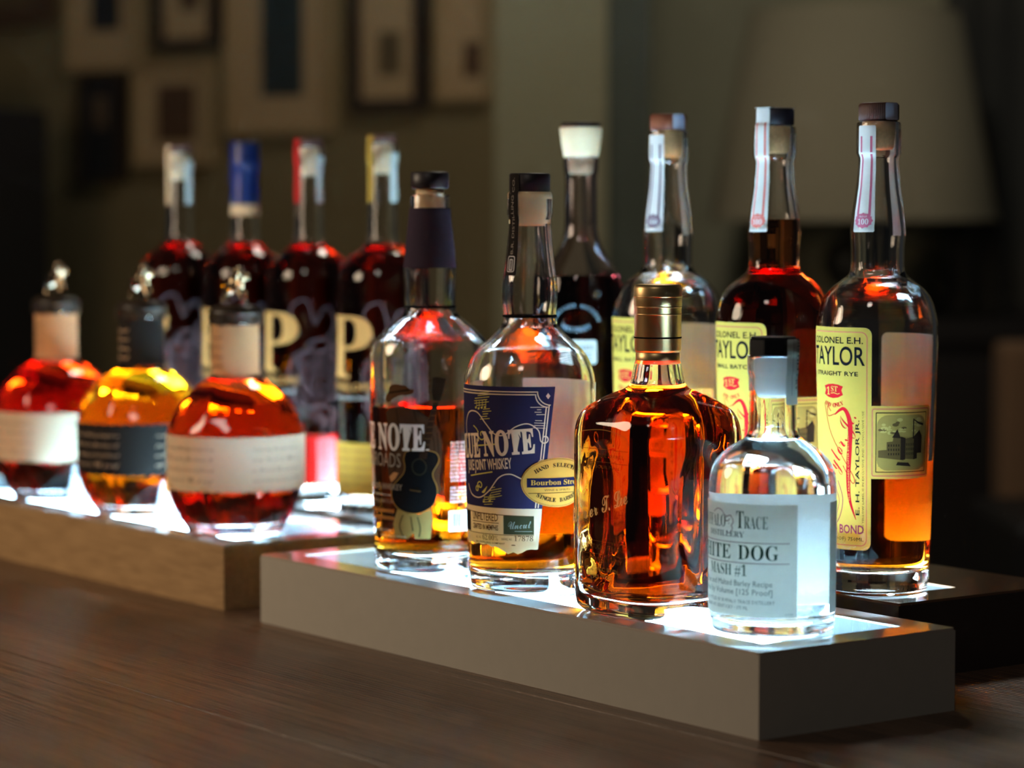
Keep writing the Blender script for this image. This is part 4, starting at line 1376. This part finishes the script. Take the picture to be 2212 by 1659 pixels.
picture('pale framed picture with a small dark print beside the wall corner', -9.8, 78.4, -.4, 48.3, .8, 0, M['frame_pale'], M['mat_board'], (-4.9, 57.3, -1.2, 52), M['art_brown'])

# added darkening sheet, sideboard, lamp, chair, cabinet
mb = MB()
cv = [(76+i*.5, 316+1.6*math.sin(i*.5*1.15)+.5*math.sin(i*.5*2.7)) for i in range(120)]
n = len(cv)
mb.add([(x, y, 1) for x, y in cv] + [(x, y, 262) for x, y in cv] + [(x, y+.5, 1) for x, y in cv] + [(x, y+.5, 262) for x, y in cv],
       [(i, i+1, n+i+1, n+i) for i in range(n-1)] + [(2*n+i+1, 2*n+i, 3*n+i, 3*n+i+1) for i in range(n-1)] + [(n+i, n+i+1, 3*n+i+1, 3*n+i) for i in range(n-1)], M['darkening_sheet'])
cu = mb.build('darkening_sheet', None, (0, 0, FZ))  # folded dark sheet, added to keep the far right dark
tag(cu, 'dark grey sheet added at the far right behind the lamp to darken the wall', 'darkening_sheet')
mb = MB()
mb.lathe([(0, 74), (1.2, 74), (1.2, 138), (0, 138)], M['chair_dark'], 16)
rd = mb.build('rod', cu, (0, 316, 262))
rd.rotation_euler.y = math.pi/2

sb = empty('sideboard', 'dark sideboard in the shadows under the unlit lamp', 'sideboard', (90, 292, FZ), 0)
mb = MB()
mb.box(-66, -28, 85.5, 66, 20, 89, M['sideboard'], .4)
mb.build('top', sb)
mb = MB()
mb.box(-64, -26, 8, 64, 18, 85.5, M['sideboard'], .4)
mb.build('body', sb)
for x in (-64, 0):
    mb = MB()
    mb.box(x+2, -27.2, 12, x+62, -26, 82, M['sideboard'], .3)
    dr = mb.build('door', sb)
    mb = MB()
    mb.box(x+(54 if x < 0 else 6), -29, 44, x+(58 if x < 0 else 10), -27.2, 52, M['lampbase'])
    mb.build('handle', dr)
for x in (-60, 54):
    for y in (-22, 10):
        mb = MB()
        mb.box(x, y, 0, x+6, y+6, 8, M['sideboard'])
        mb.build('leg', sb)
lp = empty('table_lamp', 'unlit table lamp with a wide tapered linen shade on the dark sideboard', 'lamp', (56.6, 290, FZ+89), 0)
solid_lathe('base', [(0, 0), (8, 0), (8.2, .8), (7.2, 1.6), (3.2, 2.6), (2.6, 4), (4.6, 7), (5.2, 9), (4.2, 11.5), (1.6, 13.5), (1.2, 15), (0, 15)], M['lampbase'], lp, 48)
mb = MB()
z0, z1 = 29.7-14, 64.3-14
mb.lathe([(23.9, z0), (17.3, z1), (17.1, z1), (23.7, z0), (23.9, z0)], M['shade'], 72)
shd = mb.build('lamp_shade', lp)
mb = MB()
mb.lathe([(17.3, z1-.8), (17.5, z1-.4), (17.3, z1)], M['shade'], 72)
mb.build('shade_trim', shd)
mb = MB()
mb.lathe([(23.9, z0), (24.1, z0+.4), (23.8, z0+.8)], M['shade'], 72)
mb.build('shade_trim', shd)
mb = MB()
mb.lathe([(.8, 15), (.8, z1-1)], M['lampbase'], 16)
for k in range(3):
    a = k*2*math.pi/3
    mb.add([(0, 0, z1-1.2), (17.2*math.cos(a), 17.2*math.sin(a), z1-.8), (17.2*math.cos(a), 17.2*math.sin(a), z1-.5), (0, 0, z1-.9)], [(0, 1, 2, 3)], M['lampbase'], False)
mb.build('harp', lp)

ch = empty('armchair', 'brown upholstered chair in the dark, cut by the right edge of the photo', 'chair', (86, 225, FZ), 0)
mb = MB()
mb.box(-17, -4, 40, 30, 5, 87.5, M['chair_cloth'], 1.5)
mb.build('backrest', ch)
mb = MB()
mb.box(-22, -40, 30, 30, -4, 66, M['chair_dark'], 2)
mb.build('seat', ch)
for x in (-20, 24):
    for y in (-38, -2):
        mb = MB()
        mb.box(x, y, 0, x+4, y+4, 36, M['chair_dark'])
        mb.build('leg', ch)
cb = empty('tall_cabinet', 'black tall cabinet standing in shadow at the left edge', 'cabinet', (-100, 268, FZ), WA)
mb = MB()
mb.box(-30, -14, 0, 23, 14, 122, M['cabinet'], .5)
mb.build('body', cb)
mb = MB()
mb.box(-12, -12, 122, 12, 12, 128, M['cabinet'], 1)
mb.build('top', cb)
for x in (-29, -3):
    mb = MB()
    mb.box(x, -15.2, 6, x+25, -14, 118, M['cabinet'], .3)
    dr = mb.build('door', cb)
